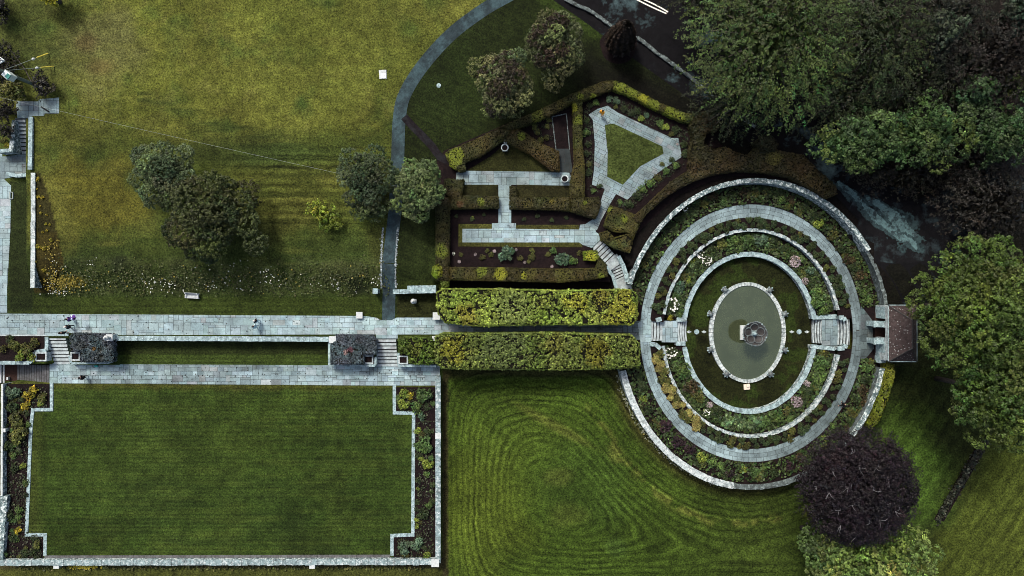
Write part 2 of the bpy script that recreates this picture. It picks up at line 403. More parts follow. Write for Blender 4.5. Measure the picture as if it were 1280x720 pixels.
def axis(lo, hi, step, far):
    a = np.arange(lo, hi + 1e-6, step); g = [lo]; s = step
    out = []
    while s < far: s *= 1.7; out.append(s)
    out = np.cumsum(out)
    return np.concatenate([(lo - out)[::-1], a, hi + out])
def build_ground():
    xs = axis(-80, 80, .25, 900); ys = axis(-50, 50, .25, 900)
    X, Y = np.meshgrid(xs, ys); x = X * 10 + 640; y = 360 - Y * 10; Z = Zg(X, Y)
    # photo pixel of every point (the level shifts it a little)
    k = H / (H - Z); px = 640 + (x - 640) * k; py = 360 + (y - 360) * k
    nx = (len(xs)); ny = len(ys)
    big = fbm(X, Y, 9, 1); mid = fbm(X, Y, 3.2, 11); fin = fbm(X, Y, 1.1, 21)
    def c(*v): return np.array(v)
    col = np.zeros(X.shape + (3,)); mow = np.zeros(X.shape); amp = np.zeros(X.shape)
    def mix(mask, colr):
        nonlocal col
        m = np.clip(mask, 0, 1)[..., None]; col = col * (1 - m) + np.asarray(colr) * m
    def blob(cx, cy, rx, ry, soft=.5, n=.45, rot=0):
        dx = px - cx; dy = py - cy; cs, sn = math.cos(rot), math.sin(rot)
        u = (dx * cs + dy * sn) / rx; v = (-dx * sn + dy * cs) / ry
        return 1 - smooth(1 - soft, 1 + soft, np.hypot(u, v) + n * mid)
    # north meadow
    col[:] = c(.082, .080, .0155)
    mix(.55 + .9 * big, (.100, .090, .020)); mix(.6 * np.clip(mid - .05, 0, 1) * 2, (.045, .060, .014)); mix(.8 * np.clip(fin - .2, 0, 1), (.115, .098, .030))
    mix(.55 * blob(430, 60, 130, 70), (.088, .090, .018)); mix(.5 * blob(110, 70, 60, 50), (.095, .080, .034))
    mix(.75 * blob(20, 30, 65, 50), (.026, .032, .010)); mix(.5 * blob(60, 100, 40, 40), (.034, .045, .012))
    mix(.55 * blob(130, 40, 40, 30), (.070, .062, .026)); mix(.6 * blob(110, 52, 14, 12), (.07, .042, .02)); mix(.6 * blob(122, 82, 16, 10), (.085, .055, .022))
    # greener south part
    m = smooth(140, 190, py + 12 * mid) * (px < 500); mix(.85 * m, (.038, .047, .0105))
    m2 = smooth(290, 325, py + 10 * mid) * (px < 545); mix(.8 * m2, (.021, .029, .0075))
    mix(.85 * blob(110, 245, 62, 42, .35), (.092, .074, .014)); mix(.7 * blob(150, 255, 40, 30, .4), (.082, .068, .013))
    mix(.6 * blob(72, 270, 18, 50, .4, .3, -.3), (.105, .092, .022)); mix(.55 * blob(110, 160, 50, 24), (.085, .080, .018))
    mix(.5 * blob(230, 160, 70, 14), (.070, .066, .015)); mix(.6 * blob(400, 225, 90, 30), (.056, .052, .011))
    mix(.6 * blob(350, 270, 60, 25), (.058, .047, .0115)); mix(.6 * blob(420, 320, 70, 26), (.028, .038, .010))
    mix(.55 * blob(330, 235, 60, 40), (.046, .045, .010)); mix(.5 * blob(480, 310, 18, 40), (.055, .05, .014))
    a = smooth(150, 200, py) * (px < 500) * (px > 60); mow = np.where(a > 0, Y * 2 * np.pi / 1.15 + .05 * X, mow); amp = np.where(a > 0, (.05 + .40 * smooth(255, 300, px + 14 * mid) * smooth(170, 195, py) * (1 - smooth(270, 310, py))) * a * (1 - smooth(300, 330, py)), amp)
    mow = np.where(py < 150, Y * 2 * np.pi / 2.2, mow); amp = np.where(py < 150, .05, amp)
    st = vnoise(X * .10 + .02 * Y, Y, .42, 91); st2 = vnoise(X * .2, Y, .9, 93); nm = (px < 500) & (py < 330)
    mix(nm * np.clip(st - .1, 0, 1) * .55 * (.35 + .65 * smooth(120, 200, py)), (.030, .034, .009)); mix(nm * np.clip(-st2 - .2, 0, 1) * .6, (.105, .092, .022))
    mix(.8 * nm * np.exp(-((py - (66 + px * .32)) / 9) ** 2) * (px > 170) * (px < 420) * np.clip(.5 + st, 0, 1), (.030, .038, .010))
    mix(.7 * nm * blob(300, 190, 70, 16, .7) , (.024, .028, .008)); mix(.6 * nm * blob(360, 195, 60, 14, .7), (.030, .042, .011)); mix(.65 * nm * blob(320, 295, 40, 22, .7), (.020, .022, .007))
    # wild flower bank
    m = smooth(318, 330, py + 6 * mid) * (1 - smooth(366, 372, py)) * (px < 492) * (px > 60)
    mix(.7 * m * np.clip(.5 + fin, 0, 1), (.052, .056, .020)); mix(.75 * m * np.clip(mid, 0, 1) * 1.6, (.016, .019, .008))
    mix(.8 * blob(80, 352, 26, 8, .3), (.19, .13, .02)); mix(.7 * blob(430, 340, 30, 12), (.05, .05, .02))
    # strip between bank and path
    m = smooth(368, 374, py + 2 * mid) * (px < 545) * (px > 12); mix(m, (.030, .036, .0075)); mow = np.where(m > 0, Y * 2 * np.pi / .7, mow); amp = np.where(m > 0, .2, amp)
    # flower border behind the left wall
    tri = [(43, 212), (50, 215), (60, 240), (80, 330), (66, 366), (43, 366)]
    m = inside(tri, px, py); mix(m * .9, (.020, .015, .006)); mix(m * (py > 290) * .6, (.05, .034, .008))
    m = (px > 12) & (px < 42) & (py > 225) & (py < 390) & (x < 43); mix(m * 1.0, (.017, .021, .0065))
    # lawn inside the drive, with tree shade painted into its dark tone
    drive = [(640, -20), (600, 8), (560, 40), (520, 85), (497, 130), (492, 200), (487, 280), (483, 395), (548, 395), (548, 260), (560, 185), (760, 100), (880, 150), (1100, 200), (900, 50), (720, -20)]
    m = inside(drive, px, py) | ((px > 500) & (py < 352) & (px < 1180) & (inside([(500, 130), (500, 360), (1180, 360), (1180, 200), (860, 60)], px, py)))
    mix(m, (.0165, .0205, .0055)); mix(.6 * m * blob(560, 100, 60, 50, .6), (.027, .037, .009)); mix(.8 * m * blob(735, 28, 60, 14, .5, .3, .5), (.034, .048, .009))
    mix(.7 * m * blob(530, 330, 24, 50, .5), (.030, .036, .010)); mix(.95 * m * smooth(660, 770, px + 20 * mid) * smooth(25, 75, py - (px - 700) * .35), (.0058, .0046, .0034))  # tree shade painted near black towards the east
    am = m & (py < 352); mow = np.where(am, (X * .42 + Y * .9) * 2 * np.pi / 1.0, mow); amp = np.where(am, .16, amp)
    m = (px > 497) & (px < 548) & (py > 364) & (py < 400); mix(m, (.020, .019, .006))
    # sunk grass strip and lower panel
    m = (x < 551) & (y > 424) & (y < 704); mix(m, (.031, .044, .0080))
    mp = m & (py > 478); mow = np.where(m, Y * 2 * np.pi / .55, mow); amp = np.where(m, .22, amp)
    mix(.75 * mp * np.clip(big * 1.6, 0, 1), (.020, .029, .0065)); mix(.6 * mp * np.clip(mid * 1.5, 0, 1), (.042, .052, .010)); mix(.5 * mp * np.clip(-fin * 1.5, 0, 1), (.022, .028, .007)); mix(.5 * mp * blob(200, 560, 120, 60, .7), (.039, .049, .0098))
    mix(.5 * mp * np.clip(vnoise(X * .08, Y, .42, 77) * 1.6, 0, 1), (.017, .024, .0055)); mix(.4 * mp * np.clip(vnoise(X * .08, Y, .35, 78) * 1.6, 0, 1), (.048, .056, .011))
    mix(.75 * mp * (1 - smooth(482, 490, py + 3 * fin)), (.054, .044, .010)); mix(.5 * mp * (1 - smooth(42, 60, px + 6 * mid)), (.052, .05, .012))
    mix(.6 * (m & (py < 456) & (py > 440)), (.045, .052, .012)); mix(.8 * (m & (py < 443) & (px > 140) & (px < 415)), (.018, .018, .006))  # last mix paints the parapet wall's shade along the grass strip
    # south strip
    m = (y > 704) & (x < 551); mix(m, (.050, .048, .012)); mix(.8 * m * (1 - smooth(707, 713, py + 3 * mid)), (.035, .024, .014)); amp = np.where(m, 0, amp)
    # mown lawn round the oval: passes follow its borders
    m = (x >= 551) & (y > 462) & (x < 1110) | ((x >= 551) & (y > 704))
    dl = (x - 556) * .1; dt = (y - 466) * .1; db = (775 - y) * .1
    q = np.sqrt(oval(X, Y, 172, 196)); do = (q - 1) * 17.5
    S = 2.3; dsm = -S * np.log(np.exp(-dl / S) + np.exp(-np.clip(do, -2, 60) / S) + np.exp(-(dt) / S) + np.exp(-db / S))
    rc = np.hypot(px - 690, py - 622) * .1; dsm = dsm + .16 * fbm(X, Y, 5, 401)
    mow = np.where(m, dsm * 2 * np.pi / .74, mow); amp = np.where(m, .46 * (.30 + .70 * smooth(2.5, 11, rc)), amp)
    mix(m, (.038, .050, .0090)); mix(.7 * m * blob(600, 650, 55, 90, .8), (.070, .072, .0125)); mix(.5 * m * blob(650, 540, 60, 50, .7), (.050, .058, .011))
    mix(.6 * m * blob(735, 600, 60, 50, .7), (.032, .046, .0105)); mix(.75 * m * smooth(780, 960, px + 20 * mid), (.021, .0235, .0058))
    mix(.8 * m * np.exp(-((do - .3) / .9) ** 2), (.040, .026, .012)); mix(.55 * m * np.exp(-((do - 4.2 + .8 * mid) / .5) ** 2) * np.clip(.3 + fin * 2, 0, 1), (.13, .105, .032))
    mix(.35 * m * blob(708, 645, 22, 14, .6), (.072, .065, .018)); mix(.5 * m * blob(700, 595, 18, 10), (.075, .07, .02)); mix(.6 * m * blob(770, 685, 13, 12), (.055, .075, .02)); mix(.5 * m * blob(690, 530, 60, 6, .5, .3, .5), (.10, .085, .025))
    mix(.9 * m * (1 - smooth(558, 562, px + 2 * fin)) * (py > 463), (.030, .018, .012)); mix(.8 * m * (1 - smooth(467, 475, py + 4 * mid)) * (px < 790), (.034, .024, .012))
    amp = np.where(m & (px < 561), .05, amp)
    # east lawns
    m = (x > 1095) & (y > 340); mix(m, (.0175, .0185, .006)); u = (px - 1170) * .82 + (py - 650) * .57
    mix(.9 * m * blob(1135, 585, 45, 65, .6, .4, -.4), (.046, .066, .013)); mix(.9 * m * smooth(-4, 30, u + 8 * mid), (.050, .050, .011)); mix(.6 * m * smooth(60, 130, u + 30 * mid), (.062, .060, .013))
    mow = np.where(m, u * .1 * 2 * np.pi / 1.7, mow); amp = np.where(m, .32, amp)
    # under the woods
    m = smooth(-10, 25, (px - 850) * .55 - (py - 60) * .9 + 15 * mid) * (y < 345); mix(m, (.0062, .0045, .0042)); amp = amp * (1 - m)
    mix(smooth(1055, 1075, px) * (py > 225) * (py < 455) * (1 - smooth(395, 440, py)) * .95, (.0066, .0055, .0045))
    col = col * np.array((.78, .92, .78)) * (1 + .30 * fbm(X, Y, 6.5, 301) + .18 * fbm(X, Y, 2.0, 311))[..., None]
    m = (x < 551) & (y > 424) & (y < 704); col = np.where(m[..., None], col * np.array((.86, .93, .95)), col)
    m = (x >= 551) & (y > 462); col = np.where(m[..., None], col * np.array((.98, 1.10, .88)), col)
    m = (x < 545) & (py > 370) & (y < 424); col = np.where(m[..., None], col * np.array((.85, .9, .9)), col)
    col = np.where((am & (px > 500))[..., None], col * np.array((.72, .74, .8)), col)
    hedge_shade = ((px > 562) & (px < 770) & (y > 344) & (y < 366)) | ((oval(X, Y, 176, 200) < 1) & (y < 366)) | inside([(739, 300), (800, 280), (800, 370), (755, 370)], x, y)  # shade beside hedges and oval wall, painted near black into the ground
    col = np.where(hedge_shade[..., None], np.array((.0052, .0042, .0036)), col); amp = np.where(hedge_shade, 0, amp)
    col = np.clip(col, .0025, 1)
    # kept ground beyond the picture
    out = (px < -5) | (px > 1285) | (py < -5) | (py > 725); mix(out * .3, (.04, .045, .012))
    V = np.stack([X, Y, Z], -1).reshape(-1, 3)
    i = np.arange(nx * ny).reshape(ny, nx); F = np.stack([i[:-1, :-1], i[:-1, 1:], i[1:, 1:], i[1:, :-1]], -1).reshape(-1, 4)
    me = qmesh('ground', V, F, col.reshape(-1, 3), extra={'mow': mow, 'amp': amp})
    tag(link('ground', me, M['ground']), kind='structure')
build_ground()

# ------------------------------------------------------------------ sheets, paving, strips
def sheet(name, pts, z, mat, holes=(), conv=G, col=(1, 1, 1)):
    loops = [[Vector(conv(p[0], p[1], z)) for p in pts]] + [[Vector(conv(p[0], p[1], z)) for p in h] for h in holes]
    tri = tessellate_polygon(loops); v = [p for l in loops for p in l]
    F = []
    for t in tri:
        a, b, c_ = (v[i] for i in t)
        F.append(t if (b - a).cross(c_ - a).z > 0 else t[::-1])
    me = qmesh(name, [tuple(p) for p in v], F, np.tile(col, (len(v), 1)))
    return tag(link(name, me, mat), kind='structure')
STONE = np.array((.272, .368, .388))
def paving(name, pts, z, rot=0, cell=.31, col=STONE, holes=(), var=.055, tone=None):
    """irregular flagstones cut to an outline, over a dark joint bed"""
    poly = [G(p[0], p[1], z)[:2] for p in pts]; hp = [[G(p[0], p[1], z)[:2] for p in h] for h in holes]
    sheet(name + '_bed' if False else name, pts, z, M['darkfill'], holes)
    ca, sa = math.cos(rot), math.sin(rot); P = np.array(poly)
    u = P[:, 0] * ca + P[:, 1] * sa; v = -P[:, 0] * sa + P[:, 1] * ca
    nu = int((u.max() - u.min()) / cell) + 1; nv = int((v.max() - v.min()) / cell) + 1
    U_, V_ = np.meshgrid(u.min() + (np.arange(nu) + .5) * cell, v.min() + (np.arange(nv) + .5) * cell, indexing='ij')
    X = U_ * ca - V_ * sa; Y = U_ * sa + V_ * ca
    ok = np.zeros(X.shape, bool)
    for du in (-.5, 0, .5):
        for dv in (-.5, 0, .5):
            ok |= inside(poly, X + (du * ca - dv * sa) * cell, Y + (du * sa + dv * ca) * cell)
    for h in hp: ok &= ~(inside(h, X, Y) & (edge_dist(h, X, Y) > cell))
    solid = inside(poly, X, Y) & (edge_dist(poly, X, Y) > cell * .8)
    pu = [(q[0] * ca + q[1] * sa, -q[0] * sa + q[1] * ca) for q in poly]
    def clip(sub, u0, u1, v0, v1):
        for ax, lim, sg in ((0, u0, 1), (0, u1, -1), (1, v0, 1), (1, v1, -1)):
            out = []
            for i in range(len(sub)):
                a_, b_ = sub[i - 1], sub[i]; da = (a_[ax] - lim) * sg; db = (b_[ax] - lim) * sg
                if (da >= 0) != (db >= 0):
                    t = da / (da - db); out.append((a_[0] + (b_[0] - a_[0]) * t, a_[1] + (b_[1] - a_[1]) * t))
                if db >= 0: out.append(b_)
            sub = out
            if len(sub) < 3: return []
        return sub
    free = ok.copy(); VV = []; FF = []; CC = []
    for i in range(nu):
        for j in range(nv):
            if not free[i, j]: continue
            wv, hv = random.choice(((3, 2), (2, 2), (4, 2), (3, 3), (2, 3), (4, 3), (2, 4), (3, 2), (5, 3)))
            a = 1
            while a < wv and i + a < nu and free[i + a, j]: a += 1
            b = 1
            while b < hv and j + b < nv and free[i:i + a, j + b].all(): b += 1
            free[i:i + a, j:j + b] = False
            g = .008 + random.random() * .016
            u0 = u.min() + i * cell + g; u1 = u.min() + (i + a) * cell - g; v0 = v.min() + j * cell + g; v1 = v.min() + (j + b) * cell - g
            zt = z + .022 + random.random() * .008; n = len(VV)
            cc = np.array(col) * math.exp(random.gauss(0, var)) * (1 + np.array([random.gauss(.0, .03), 0, random.gauss(0, .025)]))
            if random.random() < .06: cc = cc * np.array((1.12, .98, .97))
            if tone is not None: cc = cc * tone((u0 + u1) / 2 * ca - (v0 + v1) / 2 * sa, (u0 + u1) / 2 * sa + (v0 + v1) / 2 * ca)
            qd = [(u0, v0), (u1, v0), (u1, v1), (u0, v1)]
            if not solid[i:i + a, j:j + b].all():
                qd = clip(pu, u0, u1, v0, v1)
                if len(qd) < 3: continue
                ar = sum(qd[k - 1][0] * qd[k][1] - qd[k][0] * qd[k - 1][1] for k in range(len(qd)))
                if abs(ar) < .004: continue
                if ar < 0: qd = qd[::-1]
            for (uu, vv) in qd:
                VV.append((uu * ca - vv * sa, uu * sa + vv * ca, zt)); CC.append(cc)
            tri = [(0, 1, 2), (0, 2, 3)] if len(qd) == 4 else tessellate_polygon([[Vector((q[0], q[1], 0)) for q in qd]])
            for t_ in tri:
                a_, b_, c_ = (qd[k] for k in t_)
                cr = (b_[0] - a_[0]) * (c_[1] - a_[1]) - (b_[1] - a_[1]) * (c_[0] - a_[0])
                FF.append(tuple(n + k for k in (t_ if cr > 0 else t_[::-1])))
    me = qmesh('flagstones', VV, FF, np.array(CC))
    tag(link('flagstones', me, M['flag']), kind='structure')
def ring(name, a0, b0, a1, b1, z, mat, t0=0, t1=360, n=180, col=(1, 1, 1)):
    V = []; F = []
    for i in range(n + 1):
        t = R(t0 + (t1 - t0) * i / n); V += [E(a0, b0, t, z), E(a1, b1, t, z)]
    for i in range(n): F.append((2 * i, 2 * i + 1, 2 * i + 3, 2 * i + 2))
    return tag(link(name, qmesh(name, V, F, np.tile(col, (len(V), 1))), mat), kind='structure')
def ribbon(name, pts, width, mat, lift=.006, z=None, step=.5, kind='structure'):
    """strip that follows the ground; pts are (photo px, py[, width])"""
    P = [Vector((*(G(p[0], p[1], 1.5 if z is None else z)[:2]), (p[2] if len(p) > 2 else width))) for p in pts]
    S = []
    for i in range(len(P) - 1):
        p0 = P[max(i - 1, 0)]; p1 = P[i]; p2 = P[i + 1]; p3 = P[min(i + 2, len(P) - 1)]
        m = max(2, int((p2 - p1).length / step))
        for k in range(m):
            t = k / m
            S.append(.5 * ((2 * p1) + (p2 - p0) * t + (2 * p0 - 5 * p1 + 4 * p2 - p3) * t * t + (3 * p1 - p0 - 3 * p2 + p3) * t ** 3))
    S.append(P[-1]); V = []; F = []
    K = 4
    for i, p in enumerate(S):
        dr = (S[min(i + 1, len(S) - 1)] - S[max(i - 1, 0)]); dr.z = 0; dr.normalize(); nrm = Vector((-dr.y, dr.x, 0))
        for k in range(K + 1):
            q = p + nrm * p.z * (k / K - .5); zz = z if z is not None else zg(q.x, q.y)
            V.append((q.x, q.y, zz + lift))
    for i in range(len(S) - 1):
        for k in range(K):
            a = i * (K + 1) + k; F.append((a + 1, a, a + K + 1, a + K + 2))
    return tag(link(name, qmesh(name, V, F), mat), kind=kind)

# drive, road, side path
ribbon('drive', [(668, -24), (640, -8), (605, 12), (565, 42), (530, 80), (506, 118), (499, 150), (497, 200), (494, 260), (487, 320), (484, 362), (483, 402)], 1.6, M['drive'], .012)
ribbon('side_path', [(505, 146), (516, 158), (528, 170), (541, 184), (550, 196), (566, 203), (582, 206)], .95, M['branch'], .02)
ribbon('road', [(640, -95), (700, -50), (760, -8), (810, 30), (880, 80), (950, 130), (1010, 180), (1060, 228), (1100, 270), (1150, 320), (1190, 380)], 9.0, M['road'], .010)
ribbon('junction', [(1060, 262), (1110, 290), (1160, 285), (1205, 262), (1260, 240), (1330, 225)], 7.5, M['gravel'], .016)
def worn(line_, wid, thr, seed, mat, lift=.03):
    P = np.array([G(*p, 1.5)[:2] for p in line_]); lo, hi = P.min(0) - 2, P.max(0) + 2; st = .11
    X, Y = np.meshgrid(np.arange(lo[0], hi[0], st), np.arange(lo[1], hi[1], st), indexing='ij'); dm = np.full(X.shape, 9.); along = np.zeros(X.shape)
    for i in range(len(P) - 1):
        a_, b_ = P[i], P[i + 1]; ab = b_ - a_; t = np.clip(((X - a_[0]) * ab[0] + (Y - a_[1]) * ab[1]) / (ab @ ab), 0, 1); d2 = np.hypot(X - a_[0] - t * ab[0], Y - a_[1] - t * ab[1])
        along = np.where(d2 < dm, (i + t) / (len(P) - 1), along); dm = np.minimum(dm, d2)
    u = np.array([P[-1] - P[0]]).ravel(); u = u / np.hypot(*u); xs = X * u[0] + Y * u[1]; ys = -X * u[1] + Y * u[0]
    wl = np.interp(along, [0, .35, .75, 1], wid); k = (dm / wl + .8 * fbm(xs * .35, ys, .55, seed) + .3 * fbm(X, Y, .3, seed + 5)) < thr
    V = []; F = []
    for i, j in zip(*np.nonzero(k)):
        n = len(V); x, y = X[i, j], Y[i, j]; h_ = st / 2
        zz = [zg(x, y) + lift] * 4
        V += [(x - h_, y - h_, zz[0]), (x + h_, y - h_, zz[0]), (x + h_, y + h_, zz[0]), (x - h_, y + h_, zz[0])]; F.append((n, n + 1, n + 2, n + 3))
    tag(link('worn_patch', qmesh('worn_patch', V, F), mat), kind='structure')
M['wornmid'] = mat_asphalt('worn_tarmac_edge', (.032, .055, .058), (.014, .020, .022), .48, .60, 1.4)
worn([(1049, 231), (1062, 240), (1076, 252), (1090, 266), (1108, 284), (1124, 296), (1143, 306)], [.5, .8, 1.2, 1.0], 1.0, 23, M['wornmid'], .024)
worn([(1084, 248), (1098, 256), (1112, 266), (1126, 278), (1142, 294)], [.4, .8, 1.2, .9], 1.0, 29, M['wornmid'], .021)
worn([(1049, 231), (1062, 240), (1076, 252), (1090, 266), (1108, 284), (1124, 296), (1141, 304)], [.35, .5, .75, .6], .8, 3, M['pale'])
worn([(1084, 248), (1098, 256), (1112, 266), (1126, 278), (1140, 292)], [.2, .5, .8, .55], .8, 9, M['pale'])
for off in (0, 5):
    ribbon('road_marking', [(770 + off, -14), (793 + off, -2 - off * .3), (815 + off * .8, 9 - off * .6), (833 + off * .4, 17 - off * .4)], .16, M['paint'], .022)

# upper terrace path
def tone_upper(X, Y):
    px = X * 10 + 640; return 1.0 + .16 * math.exp(-((px - 480) / 90) ** 2) - .10 * (px < 60) - .25 * (px > 556) - .33 * (px > 590)  # alley end darkened in slab colour, for the shade between the hedges
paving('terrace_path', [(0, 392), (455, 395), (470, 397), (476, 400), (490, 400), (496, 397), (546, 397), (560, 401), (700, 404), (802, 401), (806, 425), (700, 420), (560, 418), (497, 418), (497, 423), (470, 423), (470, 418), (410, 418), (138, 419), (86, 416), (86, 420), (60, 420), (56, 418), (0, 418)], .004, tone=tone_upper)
paving('side_walk', [(-6, 190), (3, 190), (3, 222), (14, 232), (13, 290), (9, 360), (9, 388), (9, 391), (0, 391), (-6, 391)], .006)
sheet('step_edge', [(0, 418), (60, 418), (60, 420), (0, 420)], .003, M['steps'])
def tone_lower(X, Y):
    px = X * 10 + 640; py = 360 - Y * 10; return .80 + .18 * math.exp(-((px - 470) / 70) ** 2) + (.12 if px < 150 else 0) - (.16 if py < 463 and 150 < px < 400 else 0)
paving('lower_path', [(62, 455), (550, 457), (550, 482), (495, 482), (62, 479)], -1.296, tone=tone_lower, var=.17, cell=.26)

# rose garden floor, lawns and paths (raised 1.5 m)
ZR = 1.5
rose = [(546, 200), (556, 188), (625, 158), (760, 101), (875, 150), (905, 185), (1046, 236), (1030, 248), (960, 220), (905, 220), (850, 243), (800, 288), (776, 316), (752, 298), (739, 311), (756, 336), (763, 352), (546, 352)]
sheet('rose_beds', rose, ZR + .006, M['soil'])
def lawn_patch(pts, z, col, mow=.7, amp=.12, holes=()):
    loops = [[Vector(G(p[0], p[1], z)) for p in pts]] + [[Vector(G(p[0], p[1], z)) for p in h] for h in holes]
    v = [p for l in loops for p in l]; F = []
    for t in tessellate_polygon(loops):
        a, b, c_ = (v[i] for i in t); F.append(t if (b - a).cross(c_ - a).z > 0 else t[::-1])
    bm = bmesh.new(); bv = [bm.verts.new(p) for p in v]
    for t in F:
        try: bm.faces.new([bv[i] for i in t])
        except ValueError: pass
    for _ in range(3): bmesh.ops.subdivide_edges(bm, edges=[e for e in bm.edges if e.calc_length() > .7], cuts=1)
    bmesh.ops.triangulate(bm, faces=bm.faces); bm.verts.index_update()
    P = np.array([x.co[:] for x in bm.verts]); F = [[x.index for x in f.verts] for f in bm.faces]; bm.free()
    cc = np.array(col) * (1 + .35 * fbm(P[:, 0], P[:, 1], 1.6, 5))[:, None]
    me = qmesh('lawn', P, F, cc, extra={'mow': P[:, 1] * 2 * np.pi / mow, 'amp': np.full(len(P), amp)})
    return tag(link('lawn', me, M['ground']), kind='structure')
z1 = ZR + .03
lawn_patch([(582, 214), (612, 196), (634, 178), (650, 184), (690, 206), (696, 215)], z1, (.020, .022, .006))
lawn_patch([(577, 231), (622, 231), (622, 245), (577, 245)], z1, (.017, .018, .006))
lawn_patch([(646, 231), (712, 232), (712, 247), (646, 247)], z1, (.017, .017, .006))
lawn_patch([(573, 280), (616, 280), (616, 286), (578, 286), (578, 303), (728, 303), (728, 309), (573, 308)], z1, (.040, .042, .010))
lawn_patch([(645, 281), (724, 281), (724, 287), (645, 287)], z1, (.036, .036, .010))
LAWNP = [(756, 156.5), (762, 155), (767, 154.5), (828, 183), (829.5, 192), (800, 208), (787, 222), (778.5, 231), (759, 221), (759.5, 190)]
lawn_patch(LAWNP, ZR + .062, (.036, .050, .012))
z2 = ZR + .012
paving('rose_path', [(570, 216), (582, 213.5), (696, 215), (712, 216), (716, 231), (712, 232), (639, 231), (639, 279), (645, 279), (645, 286), (724, 287), (725, 281), (732, 280), (741, 276), (745, 290), (749, 293), (750, 300), (740, 310), (728, 306), (724, 303), (578, 303), (578, 286), (615, 286), (615, 279), (623, 279), (623, 231), (582, 231), (570, 226)], z2, tone=lambda X, Y: .80 if 360 - Y * 10 < 245 else (1.02 if X > -3 else .86))
TRI = [(735.7, 143.4), (747, 136), (759.7, 132.2), (771.9, 140.6), (839.4, 172.5), (847.8, 172.5), (852.5, 196), (823.7, 215), (783.7, 250), (770, 242.5), (762.5, 255), (751, 276), (746, 288), (732, 280), (747, 270), (751, 251), (756, 236), (740, 231), (742.5, 212), (743.5, 180), (741, 150)]
paving('triangle_path', TRI, z2 + .003, rot=R(-27), holes=[LAWNP], cell=.24, tone=lambda X, Y: .76)
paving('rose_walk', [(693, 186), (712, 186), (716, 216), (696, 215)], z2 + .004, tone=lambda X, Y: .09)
# edging of the rectangular dark bed
mb = MB()
for a, b in (((690, 146), (708, 142)), ((690, 146), (695, 187)), ((708, 142), (712, 187))):
    p = Vector(G(*a, 1.6)); q = Vector(G(*b, 1.6)); m = (p + q) / 2; mb.box(m.x, m.y, 1.5, (q - p).length, .11, .12, math.atan2(q.y - p.y, q.x - p.x))
tag(mb.build('bed_edging', M['walld']), 'thin grey stone edging round the narrow dark bed north of the urn', 'edging')

# ------------------------------------------------------------------ walls
def wall(name, pts, width, z0, z1, label, mb_=M['wall'], mc=M['wallw'], conv=None, cope=.10, lip=.05, seg=.8, jit=.02, closed=False, group=None):
    """free-standing or retaining wall along a line of plan points (metres)"""
    P = [Vector((p[0], p[1], 0)) for p in pts]
    if closed: P = P + [P[0]]
    L = [0]
    for i in range(len(P) - 1): L.append(L[-1] + (P[i + 1] - P[i]).length)
    def at(s):
        s = min(max(s, 0), L[-1])
        for i in range(len(P) - 1):
            if s <= L[i + 1] + 1e-9: return P[i].lerp(P[i + 1], (s - L[i]) / max(L[i + 1] - L[i], 1e-6))
        return P[-1]
    cuts = sorted(set([0, L[-1]] + [l for l in L[1:-1]])); S = []
    big = L[-1] / max(len(P) - 1, 1) > 3
    s = 0
    if big:
        for i in range(len(cuts) - 1):
            a, b = cuts[i], cuts[i + 1]; n = max(1, round((b - a) / seg)); S += [(a + (b - a) * k / n, a + (b - a) * (k + 1) / n) for k in range(n)]
    else:
        while s < L[-1] - .15:
            e = min(s + seg * random.uniform(.7, 1.3), L[-1]); S.append((s, e)); s = e
    c0 = at(L[-1] / 2); root = empty(name, (c0.x, c0.y, z0), label, 'wall', group)
    body = MB(); cop = MB()
    for a, b in S:
        p, q = at(a), at(b); dr = (q - p); ln = dr.length
        if ln < 1e-4: continue
        dr /= ln; nr = Vector((-dr.y, dr.x, 0)); hw = width / 2
        pr = []
        for z in (z0, z1 - cope):
            for pt, sg in ((p, -1), (q, -1), (q, 1), (p, 1)): pr.append((pt.x + nr.x * sg * hw, pt.y + nr.y * sg * hw, z))
        body.hexa(pr)
        pr = []; hw2 = hw + lip; g = .012
        for z in (z1 - cope, z1):
            dz = random.uniform(-jit, jit) if z == z1 else 0
            for pt, sg, e in ((p, -1, g), (q, -1, -g), (q, 1, -g), (p, 1, g)):
                j = random.uniform(-jit, jit)
                pr.append((pt.x + nr.x * sg * (hw2 + j) + dr.x * e, pt.y + nr.y * sg * (hw2 + j) + dr.y * e, z + dz))
        cop.hexa(pr)
    body.build('wall_body', mb_, root); cop.build('coping', mc, root)
    return root
def line(*pts, z=0): return [G(p[0], p[1], z) for p in pts]
# terrace retaining wall with balustrade between the two end piers
wall('terrace_wall', line((142, 422.5), (412, 423.8)), .5, -1.3, .42, 'long low grey parapet wall between the two bluish shrub beds above the sunk grass strip', M['wall'], M['wallc'])
def pier(px, py, z0, z1, s, label, finial=True, group=None, mat=None):
    X, Y, _ = G(px, py, z1); r = empty('stone_pier', (X, Y, z0), label, 'pier', group); m = MB()
    m.box(X, Y, z0, s * .86, s * .86, z1 - z0 - .12); m.build('shaft', M['ash'], r)
    m = MB(); m.box(X, Y, z1 - .12, s, s, .12, 0, .01); m.build('cap', mat or M['white'], r)
    if finial:
        m = MB(); m.lathe(X, Y, [(.16, z1), (.20, z1 + .08), (.09, z1 + .16), (.11, z1 + .3), (.30, z1 + .52), (.33, z1 + .72), (.25, z1 + .9), (.08, z1 + 1.0), (.12, z1 + 1.1), (.02, z1 + 1.2)], 14)
        m.build('finial', M['white'], r, True)
    return r
pier(136.5, 422, -1.3, 1.28, .8, 'white pier with tall urn finial at the west end of the parapet wall')
pier(415.5, 424.5, -1.3, 1.28, .85, 'pale square pier capping the east end of the parapet wall', False)
pier(545.5, 395, 0, .8, .9, 'pale square stone pier at the corner of the big north hedge', False)
